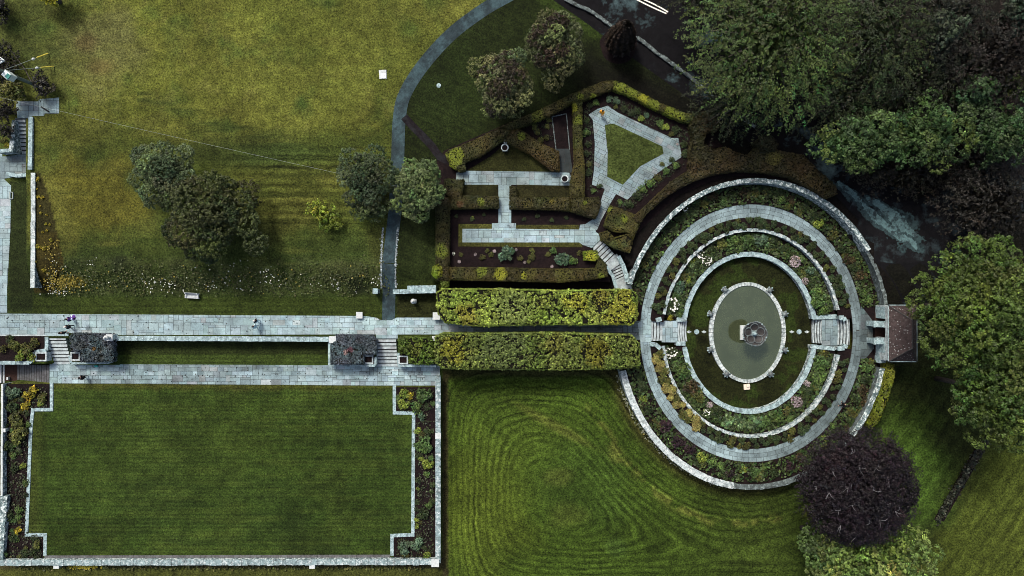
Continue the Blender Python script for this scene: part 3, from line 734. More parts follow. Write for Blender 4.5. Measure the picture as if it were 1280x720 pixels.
pier(543, 423, 0, .7, .6, 'small pale pier tucked against the big south hedge', False)
pier(449, 394, 0, .45, .8, 'low white stone plinth on the lawn edge of the terrace path', False)
pier(517.5, 376.5, 0, .6, .55, 'small white square pedestal standing alone on the lawn by the drive', True)
# cross wall beside the drive
wall('drive_wall', line((467, 364), (475, 364), z=1.0), .55, 0, 1.7, 'short pale wall stub on the west side of the drive', M['wall'], M['wallc'])
wall('drive_wall', line((492, 364.5), (512, 364.5), z=1.0), .45, 0, 1.6, 'low pale wall running east from the drive towards the hedge', M['wall'], M['wallc'])
wall('drive_wall', line((510, 362), (546, 361.5), z=1.0), .85, 0, 1.8, 'thick weathered wall between the rose garden hedge and big north hedge', M['wall'], M['wallc'])
# bounding walls of the lower garden
wall('garden_wall', line((547.5, 470), (547.5, 704), z=-.5), .55, -2.0, -.45, 'straight pale wall along the east side of the lower lawn', M['wall'], M['wallg'])
wall('garden_wall', line((0, 703.5), (540, 702.5), z=-.5), .6, -2.2, -.45, 'long whitish wall along the bottom edge of the lower lawn', M['wall'], M['wallg'], jit=.05)
wall('garden_wall', line((2.8, 480), (2.3, 620), z=-.5), .14, -2.6, -.45, 'thin white rail wall at the far left edge of the flower border', M['wall'], M['white'])
wall('garden_wall', line((4, 620), (-2, 700), z=-.5), .8, -2.6, -.6, 'rough grey wall at the bottom left corner beside the dark bed', M['wall'], M['wall'], jit=.06)
pier(544, 704, -2.0, -.3, .95, 'white corner pier where the east and bottom garden walls meet', False)
pier(547.5, 545, -2.0, -.35, .7, 'small pale pier half way down the east garden wall', False)
for X_, lb in ((390, 'white buttress stone on the outer face of the bottom wall right of its middle'), (70, 'white buttress stone on the outer face of the bottom wall near the left corner')):
    pier(X_, 707.5, -2.2, -.5, .7, lb, False)
pier(4.5, 538, -2.4, -.5, .45, 'small pier on the thin white rail wall', False)
# bed edging strips of the lower lawn
def strip(pts, wdt, z, label, mat=M['wallc']):
    m = MB()
    for a, b in zip(pts[:-1], pts[1:]):
        p = Vector(G(*a, z)); q = Vector(G(*b, z)); L = (q - p).length; n = max(1, int(L / .7)); rz = math.atan2(q.y - p.y, q.x - p.x)
        ext = wdt / 2 / L
        for k in range(n):
            c_ = p.lerp(q, -ext + (1 + 0 * ext) * (k + .5) / n); m.box(c_.x, c_.y, z - .14 + random.uniform(-.003, .003), L / n - .02, wdt, .16, rz, .008)
    return tag(m.build('stone_edging', mat), label, 'edging')
strip([(64.5, 480), (64.5, 512), (41, 512), (38.5, 535), (33, 668.5), (56.5, 668.5), (56, 697)], .42, -1.24, 'pale stone edging stepping round the left flower border of the lower lawn')
strip([(493, 482), (493, 516), (517, 516.5), (516, 668.5), (490, 669.5), (490, 697)], .42, -1.24, 'pale stone edging stepping round the right flower border of the lower lawn')
strip([(58, 697), (490, 696)], .5, -1.22, 'grey paving strip between the lower lawn and bottom wall', M['stepsd'])
sheet('border_soil', [(2, 480), (62, 480), (62, 511), (40, 511), (32, 668), (54, 668), (54, 701), (0, 701)], -1.285, M['soil'])
sheet('border_soil', [(495, 484), (545, 484), (545, 701), (492, 701), (492, 671), (518, 670), (519, 515), (495, 515)], -1.285, M['soil'])
# retaining edges of the terrace shrub beds
def curb(pts, w_, z0, z1, label): return wall('bed_wall', line(*pts, z=z1), w_, z0, z1, label, M['wall'], M['wallc'], cope=.08, lip=.02)
curb([(141, 427), (141, 453.5), (100, 454), (87, 454), (86.5, 445)], .24, -1.3, .06, 'stone kerb wall round the left bluish shrub bed')
curb([(411.5, 428), (411.5, 456.5), (469, 457), (469.5, 446)], .24, -1.3, .06, 'stone kerb wall round the right bluish shrub bed')
curb([(498, 441), (498, 457), (545, 457.5)], .26, -1.3, .06, 'stone kerb wall under the bright green shrub bed by the right steps')
curb([(58, 421), (58, 438), (43, 439.5), (40.5, 453.5), (0, 453.5)], .4, -1.3, .1, 'stepped stone kerb wall round the far left shrub bed')
for x0, x1, y0, y1 in ((0, 56, 420, 452), (88, 139, 420, 452), (414, 468, 426, 455), (499, 544, 424, 456)):
    sheet('bed_soil', [(x0, y0), (x1, y0), (x1, y1), (x0, y1)], .012, M['soil'])
# square sunk planters beside the steps
def planter(px, py, s, label, sx=1):
    X, Y, _ = G(px, py, .15); r = empty('stone_planter', (X, Y, -1.3), label, 'planter', 'square stone planters flanking the steps'); m = MB(); w_ = s * sx
    for dx, dy, a, b in ((0, s / 2, w_ + .3, .16), (0, -s / 2, w_ + .3, .16), (-w_ / 2 - .07, 0, .16, s - .16), (w_ / 2 + .07, 0, .16, s - .16)):
        m.box(X + dx, Y + dy, -1.3, a, b, 1.46)
    m.build('box', M['ash'], r); m = MB(); m.box(X, Y, -1.2, w_ - .02, s - .17, 1.0); m.build('earth', M['plank'], r)
planter(51, 446, .95, 'dark sunken stone planter left of the left steps', 1.2); planter(94, 445.5, .9, 'dark square planter right of the left steps')
planter(460.5, 449.5, .9, 'dark square planter left of the right steps'); planter(504, 450, .9, 'dark square planter right of the right steps')
# left terrace retaining wall
wall('border_wall', line((41.5, 216), (41, 360), z=1.7), .42, 0, 1.75, 'white coped wall along the yellow flower border at left', M['wall'], M['wallw'], seg=2.1, jit=.03)

# oval garden walls
def arc(a, b, t0, t1, n): return [E(a, b, R(t0 + (t1 - t0) * i / n)) for i in range(n + 1)]
wall('oval_wall', arc(164, 188, 11, 33, 20), .34, -.1, 1.55, 'dark overgrown outer wall on the east-north-east of the oval garden', M['walld'], M['walld'], seg=.7, jit=.06)
wall('oval_wall', arc(164, 188, 33, 161, 95), .46, -.1, 1.95, 'curved weathered outer wall on the north half of the oval garden', M['wall'], M['wall'], seg=.7, jit=.05)
wall('oval_wall', arc(166, 191.5, 194, 262, 60), .68, -2.2, .45, 'broad white outer wall curving round the south-west of the oval garden', M['wall'], M['wallw'], seg=.9, jit=.05)
wall('oval_wall', arc(166, 191.5, 262, 318, 50), .5, -2.2, .45, 'grey outer wall of the oval garden near the purple tree', M['walld'], M['walld'], seg=.8, jit=.05)
wall('oval_wall', arc(162, 187, 318, 347, 30), .5, -2.2, 1.3, 'rough grey outer wall of the oval garden south of the pavilion', M['walld'], M['wall'], seg=.7, jit=.07)
for t0, t1, lb in ((13, 169.5, 'north half of the middle terrace wall ringing the oval garden'), (187, 348, 'south half of the middle terrace wall ringing the oval garden')):
    wall('terrace_ring_wall', arc(111, 129, t0, t1, 110), .27, -.9, .16, lb, M['wall'], M['wallm'], seg=.55, jit=.05)
for t0, t1, lb in ((10.5, 171, 'north half of the innermost grey wall round the oval lawn'), (190.5, 349.5, 'south half of the innermost grey wall round the oval lawn')):
    wall('lawn_ring_wall', arc(83, 99.2, t0, t1, 110), .50, -1.8, -.68, lb, M['wall'], M['wallc'], seg=.6, jit=.03)

# rings of soil, lawn and paving
ring('outer_bed', 138, 160, 166, 190, -.01, M['soil']); ring('rose_ring_bed', 110, 128, 128, 146, -.01, M['soil'], 7.5, 174); ring('rose_ring_bed', 110, 128, 128, 146, -.01, M['soil'], 186.5, 352)
ring('terrace_bed', 84, 100, 111, 129, -.82, M['soil'], 9.5, 171); ring('terrace_bed', 84, 100, 111, 129, -.82, M['soil'], 189, 350)
ring('oval_lawn_base', 40, 55, 82, 98, -1.71, M['soil'])
def oval_lawn():
    V = []; n, k = 200, 14; cc = []
    for i in range(n):
        t = 2 * math.pi * i / n
        for j in range(k + 1): V.append(E(47 + 34.5 * j / k, 62 + 35.5 * j / k, t, -1.7))
    V = np.array(V); F = []
    for i in range(n):
        for j in range(k): F.append((i * (k + 1) + j, i * (k + 1) + j + 1, ((i + 1) % n) * (k + 1) + j + 1, ((i + 1) % n) * (k + 1) + j))
    m = fbm(V[:, 0], V[:, 1], 2.2, 40); col = np.array((.0115, .0140, .0038)) * (1 + .5 * m)[:, None]; col = np.where((m > .12)[:, None], col * np.array((1.2, 1.6, 1.1)), col)
    tag(link('oval_lawn', qmesh('oval_lawn', V, F, col, extra={'mow': V[:, 1] * 9, 'amp': np.full(len(V), .06)}), M['ground']), kind='structure')
oval_lawn()
def ring_paving():
    V = []; F = []; CC = []
    ring('ring_path', 126.6, 144.2, 139.4, 161.4, .002, M['darkfill'])
    edges = [0, .36, .68, 1.0]
    for r in range(3):
        f0, f1 = edges[r], edges[r + 1]; a0, a1 = 127 + 12 * f0, 127 + 12 * f1; b0, b1 = 144.5 + 16.5 * f0, 144.5 + 16.5 * f1
        t = random.random() * .1; te = t + 2 * math.pi
        while t < te - .03:
            ln = random.uniform(.6, 1.15); t1 = min(t + ln / 14.2, te); g = .0013
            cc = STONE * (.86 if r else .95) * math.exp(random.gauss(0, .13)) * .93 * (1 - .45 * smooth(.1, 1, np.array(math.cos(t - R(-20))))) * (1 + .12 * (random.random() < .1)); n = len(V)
            z = .024 + random.random() * .008; q = .025 / 12 * 10 / (f1 - f0) * .1
            m = (t + t1) / 2
            for (f, tt) in ((0, t + g), (1, t + g), (1, m), (1, t1 - g), (0, t1 - g), (0, m)):
                k = .03 if f == 0 else .97
                V.append(E(a0 + (a1 - a0) * k, b0 + (b1 - b0) * k, tt, z)); CC.append(cc)
            F += [(n, n + 1, n + 2, n + 5), (n + 5, n + 2, n + 3, n + 4)]; t = t1
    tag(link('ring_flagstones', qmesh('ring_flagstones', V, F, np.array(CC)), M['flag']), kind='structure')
ring_paving()
def E2(px, py, z): return G(px, py, z)
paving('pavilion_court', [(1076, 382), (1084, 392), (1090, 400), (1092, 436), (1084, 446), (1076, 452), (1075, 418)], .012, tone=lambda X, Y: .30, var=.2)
paving('ring_entrance', [(797, 404), (810, 397), (814, 400), (814, 428), (810, 434), (800, 426)], .034, tone=lambda X, Y: 1.0)
paving('stair_landing', [(827, 401), (847, 401), (847, 428), (827, 428)], -.80, rot=R(90), tone=lambda X, Y: 1.0)
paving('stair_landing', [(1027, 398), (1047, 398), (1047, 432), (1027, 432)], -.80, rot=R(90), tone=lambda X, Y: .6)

# ------------------------------------------------------------------ steps
def steps(p0, p1, width, z0, z1, n, label, mat=M['steps'], curve=0.0, group=None, cheek=False, back_strip=True, snap=True):
    """flight from the top edge p0 down to the bottom edge p1 (photo pixels)"""
    a = Vector(G(p0[0], p0[1], z0)); b = Vector(G(p1[0], p1[1], z1)); a.z = b.z = 0
    if snap:
        if abs(b.x - a.x) > abs(b.y - a.y): b.y = a.y = (a.y + b.y) / 2
        else: b.x = a.x = (a.x + b.x) / 2
    dr = (b - a).normalized(); L = (b - a).length; nr = Vector((-dr.y, dr.x, 0))
    m = MB()
    K = 8
    def pt(s, v): return a + dr * (s + curve * ((v * 2 / width) ** 2)) + nr * v
    for i in range(n):
        zt = z0 - (z0 - z1) * (i + 1) / (n + 0) + 0; s0 = L * i / n; s1 = L * (i + 1) / n
        zt = z0 - (z0 - z1) * (i + .5) / n
        for k in range(K):
            v0 = -width / 2 + width * k / K; v1 = v0 + width / K
            q = [pt(s0 - .04, v0), pt(s1, v0), pt(s1, v1), pt(s0 - .04, v1)]
            m.hexa([(x.x, x.y, z1 - .4) for x in q] + [(x.x, x.y, zt) for x in q])
            if back_strip:
                gw = min(.36 * L / n, .14); q = [pt(s0, v0), pt(s0 + gw, v0), pt(s0 + gw, v1), pt(s0, v1)]  # darker strip along the back edge of each tread
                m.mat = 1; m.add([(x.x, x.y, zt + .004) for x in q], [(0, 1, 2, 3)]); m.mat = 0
    return tag(m.build('stone_steps', [mat, M['darkfill']]), label, 'steps', group)
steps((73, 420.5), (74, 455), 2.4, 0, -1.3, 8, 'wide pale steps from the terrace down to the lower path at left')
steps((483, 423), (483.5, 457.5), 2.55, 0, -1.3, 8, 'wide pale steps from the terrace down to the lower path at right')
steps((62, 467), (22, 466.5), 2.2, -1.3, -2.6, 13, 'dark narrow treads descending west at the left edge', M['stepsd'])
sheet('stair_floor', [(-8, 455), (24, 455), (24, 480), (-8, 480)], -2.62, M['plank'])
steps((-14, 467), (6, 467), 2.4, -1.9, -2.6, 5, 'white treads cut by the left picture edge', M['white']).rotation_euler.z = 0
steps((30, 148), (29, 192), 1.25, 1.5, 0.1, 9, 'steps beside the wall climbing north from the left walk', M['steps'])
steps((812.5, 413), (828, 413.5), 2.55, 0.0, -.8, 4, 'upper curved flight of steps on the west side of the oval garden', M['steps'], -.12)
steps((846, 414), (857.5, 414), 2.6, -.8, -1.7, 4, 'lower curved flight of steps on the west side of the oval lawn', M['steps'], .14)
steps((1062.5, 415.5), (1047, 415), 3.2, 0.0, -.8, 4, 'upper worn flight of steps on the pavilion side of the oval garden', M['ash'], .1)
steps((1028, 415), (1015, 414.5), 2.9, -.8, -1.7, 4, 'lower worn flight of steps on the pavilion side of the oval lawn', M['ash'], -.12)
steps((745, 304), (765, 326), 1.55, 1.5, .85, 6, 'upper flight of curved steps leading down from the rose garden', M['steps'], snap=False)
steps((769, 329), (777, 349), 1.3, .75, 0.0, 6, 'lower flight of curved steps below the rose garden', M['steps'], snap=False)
sheet('stair_landing', [(757, 328), (771, 317), (778, 328), (763, 338)], .80, M['steps'])
sheet('stair_foot', [(767, 347), (784, 343), (792, 365), (768, 366)], .012, M['steps'])
strip([(774, 322), (779, 332), (783, 344), (783.5, 355)], .5, 1.3, 'curved pale kerb on the outer side of the rose garden steps', M['wallc'])
strip([(759, 335), (766, 345), (771, 362)], .4, 1.1, 'curved pale kerb on the inner side of the rose garden steps', M['wallc'])
# cheek walls of the oval steps
for pts, z0, z1, lb in (([(827, 398.5), (820, 398.5), (820, 401)], -.9, .25, 'low kinked wall end north of the west oval steps'), ([(812, 430), (822, 430.5), (827, 437)], -.9, .25, 'low kinked wall end south of the west oval steps'),
                        ([(846, 399.5), (857, 399.5)], -1.8, -.6, 'cheek stone north of the lower west steps'), ([(845, 429.5), (857, 429.5)], -1.8, -.6, 'cheek stone south of the lower west steps'),
                        ([(1016, 397), (1046, 395.5)], -1.8, -.6, 'broad cheek wall north of the lower pavilion steps'), ([(1014, 433), (1044, 436)], -1.8, -.6, 'broad cheek wall south of the lower pavilion steps'),
                        ([(1049, 397), (1057, 397), (1057, 401)], -.9, .3, 'kinked wall end north of the upper pavilion steps'), ([(1047, 436), (1056, 435), (1058, 431)], -.9, .3, 'kinked wall end south of the upper pavilion steps')):
    wall('cheek_wall', line(*pts, z=z1), .42, z0, z1, lb, M['wall'], M['wallc'])
# paving and walls at the top left stair head
paving('stair_head', [(20, 126), (47, 127), (50, 124), (74, 122), (74, 142), (56, 142), (55, 145), (40, 145), (38, 148), (22, 148)], 1.512, rot=0, tone=lambda X, Y: .85)
paving('stair_foot_court', [(0, 196), (20, 194), (26, 190), (37, 190), (37, 214), (14, 222), (0, 224)], .03, tone=lambda X, Y: .62)
wall('stair_wall', line((38.5, 146), (37.5, 212), z=1.8), .4, 0, 1.85, 'grey wall on the east side of the left stair', M['wall'], M['wallc'])
wall('stair_wall', line((17.5, 150), (13.5, 190), z=1.8), .4, 0, 1.8, 'lichened wall on the west side of the left stair', M['wall'], M['wall'])
wall('stair_wall', line((-4, 189), (13, 188), z=1.5), .35, 0, 1.6, 'short grey wall turning west at the foot of the left stair', M['wall'], M['wallc'])
wall('stair_wall', line((8, 217), (20, 220), (38, 218), z=.6), .35, 0, .7, 'rounded low wall closing the lawn strip below the left stair', M['wall'], M['wallc'])

# ------------------------------------------------------------------ pool and fountain
def pool():
    r = empty('pool_basin', (OX, OY, -1.75), 'white stone rim of the oval pool in the middle of the lawn', 'pool'); m = MB(); n = 72
    for i in range(n):
        t0 = 2 * math.pi * i / n + .004; t1 = 2 * math.pi * (i + 1) / n - .004; q = []
        dz = random.uniform(-.006, .006)
        for z in (-1.9, -1.36 + dz):
            for a, b, t in ((43.6, 59.7, t0), (48.7, 63.9, t0), (48.7, 63.9, t1), (43.6, 59.7, t1)): q.append(E(a, b, t, z))
        m.hexa(q)
    m.build('rim', M['wallw'], r)
    V = [E(43.7, 59.8, 2 * math.pi * i / 72, z) for z in (-2.6, -1.38) for i in range(72)]
    me = qmesh('lining', V, [(i, i + 72, (i + 1) % 72 + 72, (i + 1) % 72) for i in range(72)])
    link('lining', me, M['darkfill'], r)
    V = [E(44, 60.1, 2 * math.pi * i / 96, -1.55) for i in range(96)] + [(OX, OY, -1.55)]
    tag(link('water', qmesh('water', V, [(i, (i + 1) % 96, 96) for i in range(96)]), M['water']), kind='structure')
pool()
def fountain():
    r = empty('fountain', (OX, OY, -2.4), 'stone fountain with a scalloped lead bowl standing in the oval pool', 'fountain')
    m = MB(); m.box(OX, OY, -2.5, 1.85, 1.85, 1.2); m.build('plinth', M['white'], r)
    m = MB(); m.lathe(OX, OY, [(.62, -1.3), (.62, -1.15), (.40, -1.0), (.30, -.6), (.26, .1), (.34, .5), (.5, .7)], 20); m.build('pedestal', M['ash'], r, True)
    sc = lambda t, j: 1 + .035 * math.cos(5 * t) if j > 0 else 1
    m = MB(); m.lathe(OX, OY, [(.35, .65), (.9, .85), (1.38, 1.15), (1.50, 1.34), (1.44, 1.40), (1.32, 1.32), (.95, 1.12), (.3, 1.0)], 50, mod=sc); m.build('bowl', M['bowl'], r, True)
    m = MB(); ring_ = [(1.47 * (1 + .035 * math.cos(5 * t)) * math.cos(t) + OX, 1.47 * (1 + .035 * math.cos(5 * t)) * math.sin(t) + OY, 1.39) for t in np.linspace(0, 2 * np.pi, 61)]
    m.tube(ring_, .075, 6); m.build('bowl_rim', M['bronze'], r, True)
    for k in range(5):
        t = R(90 + 36) + 2 * math.pi * k / 5; t2 = t + math.pi / 5; m = MB()
        cx, cy = OX + .80 * math.cos(t2), OY + .80 * math.sin(t2)
        m.tube([(cx + .46 * math.cos(q) * math.cos(t2) - .50 * math.sin(q) * math.sin(t2), cy + .46 * math.cos(q) * math.sin(t2) + .50 * math.sin(q) * math.cos(t2), 1.24 + .13 * math.cos(q)) for q in np.linspace(0, 2 * np.pi, 25)], .06, 6)
        m.build('petal_ring', M['bronze'], r, True)
        for s in (-.28, 0.0, .28):
            m = MB(); m.lathe(OX + 1.46 * math.cos(t + s), OY + 1.46 * math.sin(t + s), [(.05, 1.3), (.10, 1.38), (.11, 1.46), (.05, 1.54)], 8); m.build('rim_boss', M['wallc'] if s == 0 else M['bronze'], r, True)
    m = MB(); m.lathe(OX, OY, [(.36, 1.02), (.30, 1.2), (.16, 1.35), (.22, 1.5), (.18, 1.66), (.10, 1.75), (.11, 1.85), (.03, 1.98)], 14, mod=lambda t, j: 1 + .22 * math.cos(5 * t)); m.build('finial', M['wallc'], r, True)
fountain()
def turtles():
    """lead turtle ornaments on stone blocks round the pool rim"""
    def make(name):
        root = empty(name, (0, 0, 0), None, 'statue')
        m = MB(); m.box(0, 0, -.4, .62, .62, .42, 0, .01); m.build('block', M['wallw'], root)
        m = MB(); m.lathe(0.02, 0, [(.31, .05), (.34, .12), (.28, .25), (.16, .34), (.04, .37)], 14, 1.08, .95); m.build('shell', M['bronze'], root, True)
        m = MB(); m.tube([(.28, 0, .16), (.40, 0, .20), (.50, 0, .22)], [.11, .10, .07], 8); m.build('head', M['wallc'], root, True)
        for sx, sy in ((1, 1), (1, -1), (-1, 1), (-1, -1)):
            m = MB(); m.tube([(.18 * sx, .22 * sy, .12), (.26 * sx, .31 * sy, .08), (.33 * sx, .36 * sy, .05)], [.10, .09, .07], 6); m.build('leg', M['wallc'], root, True)
        return root
    P = [(906.5, 362.5, 'north-west'), (962.5, 363, 'north-east'), (888.5, 392.5, 'upper west'), (981, 393, 'upper east'), (888.5, 437, 'lower west'), (981, 437.5, 'lower east'), (908.5, 467.5, 'south-west'), (963.5, 467.5, 'south-east')]
    proto = make('turtle_statue'); kids = list(proto.children)
    for i, (px, py, nm) in enumerate(P):
        if i == 0: o = proto
        else:
            o = proto.copy(); C.objects.link(o)
            for k in kids:
                c_ = k.copy(); C.objects.link(c_); c_.parent = o
        X, Y, _ = G(px, py, -1.2); o.location = (X, Y, -1.34); o.rotation_euler = (0, 0, math.atan2((Y - OY) * .62, X - OX))
        tag(o, f'small lead turtle on the pool rim, {nm} of the fountain', 'statue', 'turtle ornaments round the pool rim')
turtles()
# set stones in the oval lawn
for px, nm, side in ((870.8, 'disc', 'west'), (998.9, 'disc', 'east')):
    X, Y, _ = G(px, 414.8, -1.68); m = MB(); m.lathe(X, Y, [(.31, -1.8), (.32, -1.672), (.30, -1.66)], 22); tag(m.build('stone_disc', M['wallc']), f'round stone set flush in the oval lawn {side} of the pool', 'paving stone')
for px, side in ((861.3, 'outer west'), (880, 'inner west'), (989.6, 'inner east'), (1008.6, 'outer east')):
    X, Y, _ = G(px, 414.8, -1.68); m = MB(); m.prism([(X - .33, Y), (X, Y - .19), (X + .33, Y), (X, Y + .19)], -1.8, -1.662); tag(m.build('stone_diamond', M['wallw']), f'small diamond stone set in the oval lawn, {side} of the pool', 'paving stone')
X, Y, _ = G(933.5, 483.5, -1.5); m = MB(); m.box(X, Y, -1.75, .72, .7, .32, R(8), .03); m.box(X + .12, Y + .16, -1.43, .42, .34, .14, R(14), .03)
tag(m.build('sandstone_block', M['sand']), 'cream sandstone block below the south tip of the pool', 'block')

# ------------------------------------------------------------------ pavilion on the east side of the oval
def pavilion():
    ze = 3.1
    x0, y0, _ = G(1110.5, 381.5, ze); x1, y1, _ = G(1146, 452, ze)
    y0, y1 = max(y0, y1), min(y0, y1); cx, cy = (x0 + x1) / 2, (y0 + y1) / 2; Lx, Ly = x1 - x0, y0 - y1
    r = empty('pavilion', (cx, cy, -2), 'small stone garden pavilion with a hipped dark tiled roof east of the oval', 'pavilion')
    m = MB()
    m.box(x1 - .35, cy, -2.2, .35, Ly - .5, 5.2); m.box(cx + .1, y0 - .42, -2.2, Lx - .9, .35, 5.2); m.box(cx + .1, y1 + .42, -2.2, Lx - .9, .35, 5.2)
    xf = x0 + .22
    for yy, ww in ((y0 - .5, .9), (cy + .95, .7), (cy - .95, .7), (y1 + .5, .9)): m.box(xf, yy, -.1, .42, ww, 2.45)
    m.box(xf, cy, 2.35, .42, Ly - .3, .68); m.build('wall', M['ash'], r)
    m = MB(); m.box(cx, cy, -.12, Lx - .5, Ly - .6, .1); m.build('floor', M['stepsd'], r)
    m = MB(); zr = ze + 2.0; xr = cx + .05; ya, yb = cy + Ly / 2 - 1.75, cy - Ly / 2 + 1.75
    v = [(x0, y1, ze), (x1, y1, ze), (x1, y0, ze), (x0, y0, ze), (xr, yb, zr), (xr, ya, zr)]
    m.add(v, [(0, 1, 4), (1, 2, 5, 4), (2, 3, 5), (3, 0, 4, 5), (3, 2, 1, 0)]); m.build('roof', M['tiles'], r)
    m = MB()
    for a, b in ((v[0], v[4]), (v[1], v[4]), (v[2], v[5]), (v[3], v[5]), (v[4], v[5])): m.tube([Vector(a) + Vector((0, 0, .02)), Vector(b) + Vector((0, 0, .02))], .07, 6)
    m.build('ridge_tiles', M['bowl'], r)
    m = MB()
    for a, b in ((v[0], v[1]), (v[1], v[2]), (v[2], v[3]), (v[3], v[0])): m.tube([a, b], .06, 6)
    m.build('gutter', M['wallc'], r)
    # two buttress piers with caps in front of the arches, and the flanking stubs
    for yy in (405, 426.5):
        X, Y, _ = G(1099, yy, 2.0); m = MB(); m.box(X + .25, Y, -.05, 1.7, .62, 2.0, 0, .01); m.box(X - .58, Y, 1.95, .25, .8, .16); m.box(X + .3, Y, 1.95, 1.5, .72, .14, 0, .01); m.build('buttress', M['wallc'], r)
    for yy, ll in ((391, 1.7), (438, 2.0)):
        X, Y, _ = G(1107, yy, 2.3); m = MB(); m.box(X + .1, Y, -.05, .36, ll * .85, 2.3, 0, .02); m.box(X + .16, Y, 2.25, .26, ll * .55, .2); m.build('flank_wall', M['wallc'], r)
    for yy in (397, 416, 435):
        X, Y, _ = G(1104, yy, .3); m = MB(); m.box(X - .2, Y, -.03, 1.4, 1.25, .07); m.build('threshold', M['plank'], r)
pavilion()
X, Y, _ = G(1102, 449, 1); m = MB(); m.box(X + .1, Y, -.5, .8, .9, 1.6, 0, .05); tag(m.build('pavilion_pier', M['wallc']), 'rough stone pier between the pavilion and the yellow hedge', 'pier')

# ------------------------------------------------------------------ hedges
def hedge(name, pts, z0, h, col, label, leaf=.10, dens=75, patches=(), bumpy=.05, cat='hedge', group=None, amt=.2, gaps=(), clump=0):
    z1 = z0 + h; P = np.array([G(p[0], p[1], z1)[:2] for p in pts])
    lo, hi = P.min(0), P.max(0); n = int((hi[0] - lo[0]) * (hi[1] - lo[1]) * dens * 1.6)
    x = rng.uniform(lo[0], hi[0], n); y = rng.uniform(lo[1], hi[1], n); k = inside(P, x, y); x, y = x[k], y[k]
    de = edge_dist(P, x, y); ztop = z1 - .35 * np.exp(-(de / .22) ** 2) * min(1, h / 2) + bumpy * fbm(x, y, 1.0, 3) + bumpy * 1.5 * fbm(x, y, .4, 9)
    if clump:
        m = max(40, int(len(x) / 7)); ck = rng.integers(0, m, len(x)); ld = dirs(len(x), 0.0); cz = rng.normal(0, bumpy * .35, m); sz = clump * rng.uniform(.7, 1.2, m); ctone = np.exp(rng.normal(0, .28, m))
        i0 = np.arange(m); x = x[i0][ck] + ld[:, 0] * sz[ck]; y = y[i0][ck] + ld[:, 1] * sz[ck]; ztop = ztop[i0][ck] + cz[ck] - .12 + ld[:, 2] * sz[ck] * .8
    T = np.stack([x, y, ztop], 1); TN = ld + rng.normal(0, .45, ld.shape) + np.array([0, 0, .25]) if clump else np.stack([rng.normal(0, .45, len(x)), rng.normal(0, .45, len(x)), np.ones(len(x))], 1)
    S = []; SN = []
    cxy = P.mean(0)
    area = sum(P[i][0] * P[(i + 1) % len(P)][1] - P[(i + 1) % len(P)][0] * P[i][1] for i in range(len(P)))
    for i in range(len(P)):
        a, b = P[i], P[(i + 1) % len(P)]; L = np.hypot(*(b - a)); m = int(L * h * dens * .8); t = rng.random((m, 1))
        nr = np.array([(b - a)[1], -(b - a)[0]]) / (L + 1e-9) * (1 if area > 0 else -1)
        zz = z0 + rng.random(m) * h; pt = a + (b - a) * t - nr * rng.uniform(-.02, .12, (m, 1))
        S.append(np.column_stack([pt, zz])); SN.append(np.column_stack([np.tile(nr, (m, 1)) + rng.normal(0, .4, (m, 2)), rng.normal(.35, .4, m)]))
    PP = np.concatenate([T] + S); NN = np.concatenate([TN] + SN)
    cn = np.asarray(col) * np.array((.82, .9, .85)) * np.exp(.38 * fbm(PP[:, 0], PP[:, 1], 2.2, 31) + .30 * fbm(PP[:, 0], PP[:, 1], .7, 37))[:, None]
    if clump: cn[:len(ck)] *= ctone[ck][:, None]
    hs = fbm(PP[:, 0], PP[:, 1], 1.6, 51)[:, None]; cn = cn * (1 + hs * np.array([.12 if clump else .26, -.03, .1]))
    for (qx, qy, qr, qc) in patches:
        X, Y, _ = G(qx, qy, z1); f = (1 - smooth(.55, 1.15, np.hypot(PP[:, 0] - X, PP[:, 1] - Y) / (qr * .1) + .5 * fbm(PP[:, 0], PP[:, 1], .7, 61)))[:, None]
        cn = cn * (1 - f) + np.asarray(qc) * f
    cn = cn * np.exp(rng.normal(0, amt, (len(PP), 1)))
    keep = np.ones(len(PP), bool)
    for (qx, qy, qr) in gaps:
        X, Y, _ = G(qx, qy, z1); keep &= ~((np.hypot(PP[:, 0] - X, PP[:, 1] - Y) < qr * .1) & (rng.random(len(PP)) < .6))
    PP, NN, cn = PP[keep], NN[keep], cn[keep]
    V, F, K = leaf_quads(PP, NN, leaf * rng.uniform(.7, 1.3, len(PP)), np.clip(cn, .002, .8))
    c = P.mean(0); root = empty(name, (c[0], c[1], z0), label, cat, group)
    link('foliage', qmesh('foliage', V, F, K), M['leaf'], root)
    # twiggy inside
    mb = MB(); q = []
    for i in range(len(P)):
        a, b, d_ = P[i - 1], P[i], P[(i + 1) % len(P)]; u = (b - a) / (np.hypot(*(b - a)) + 1e-9); v = (d_ - b) / (np.hypot(*(d_ - b)) + 1e-9)
        s = 1 if area > 0 else -1; n1 = np.array([-u[1], u[0]]) * s; n2 = np.array([-v[1], v[0]]) * s; bi = n1 + n2; bi = bi / max(np.dot(bi, bi) / 2, .5)
        q.append(tuple(b + bi * .13))
    mb.prism(q, z0 - .02, z1 - (.20 if h < 2 else .22)); mb.build('twigs', M['core'], root)
    return root
BOX = (.036, .032, .0072); YG = (.105, .130, .012); YB = (.185, .195, .014); OL = (.050, .045, .009)
hh = 1.25
hedge('box_hedge', [(544, 246), (562, 246), (561.5, 351), (544.5, 351)], ZR, hh, BOX, 'upright box hedge along the west side of the rose garden', patches=[(553, 313, 9, YG), (552, 285, 7, OL)])
hedge('box_hedge', [(556, 223), (580, 224), (577, 244), (623, 245.5), (624, 260), (562.5, 261), (562, 245), (553, 240)], ZR, hh, BOX, 'box hedge arm running east beside the grey green tree', patches=[(600, 252, 5, YG), (575, 255, 4, (.06, .03, .008))])
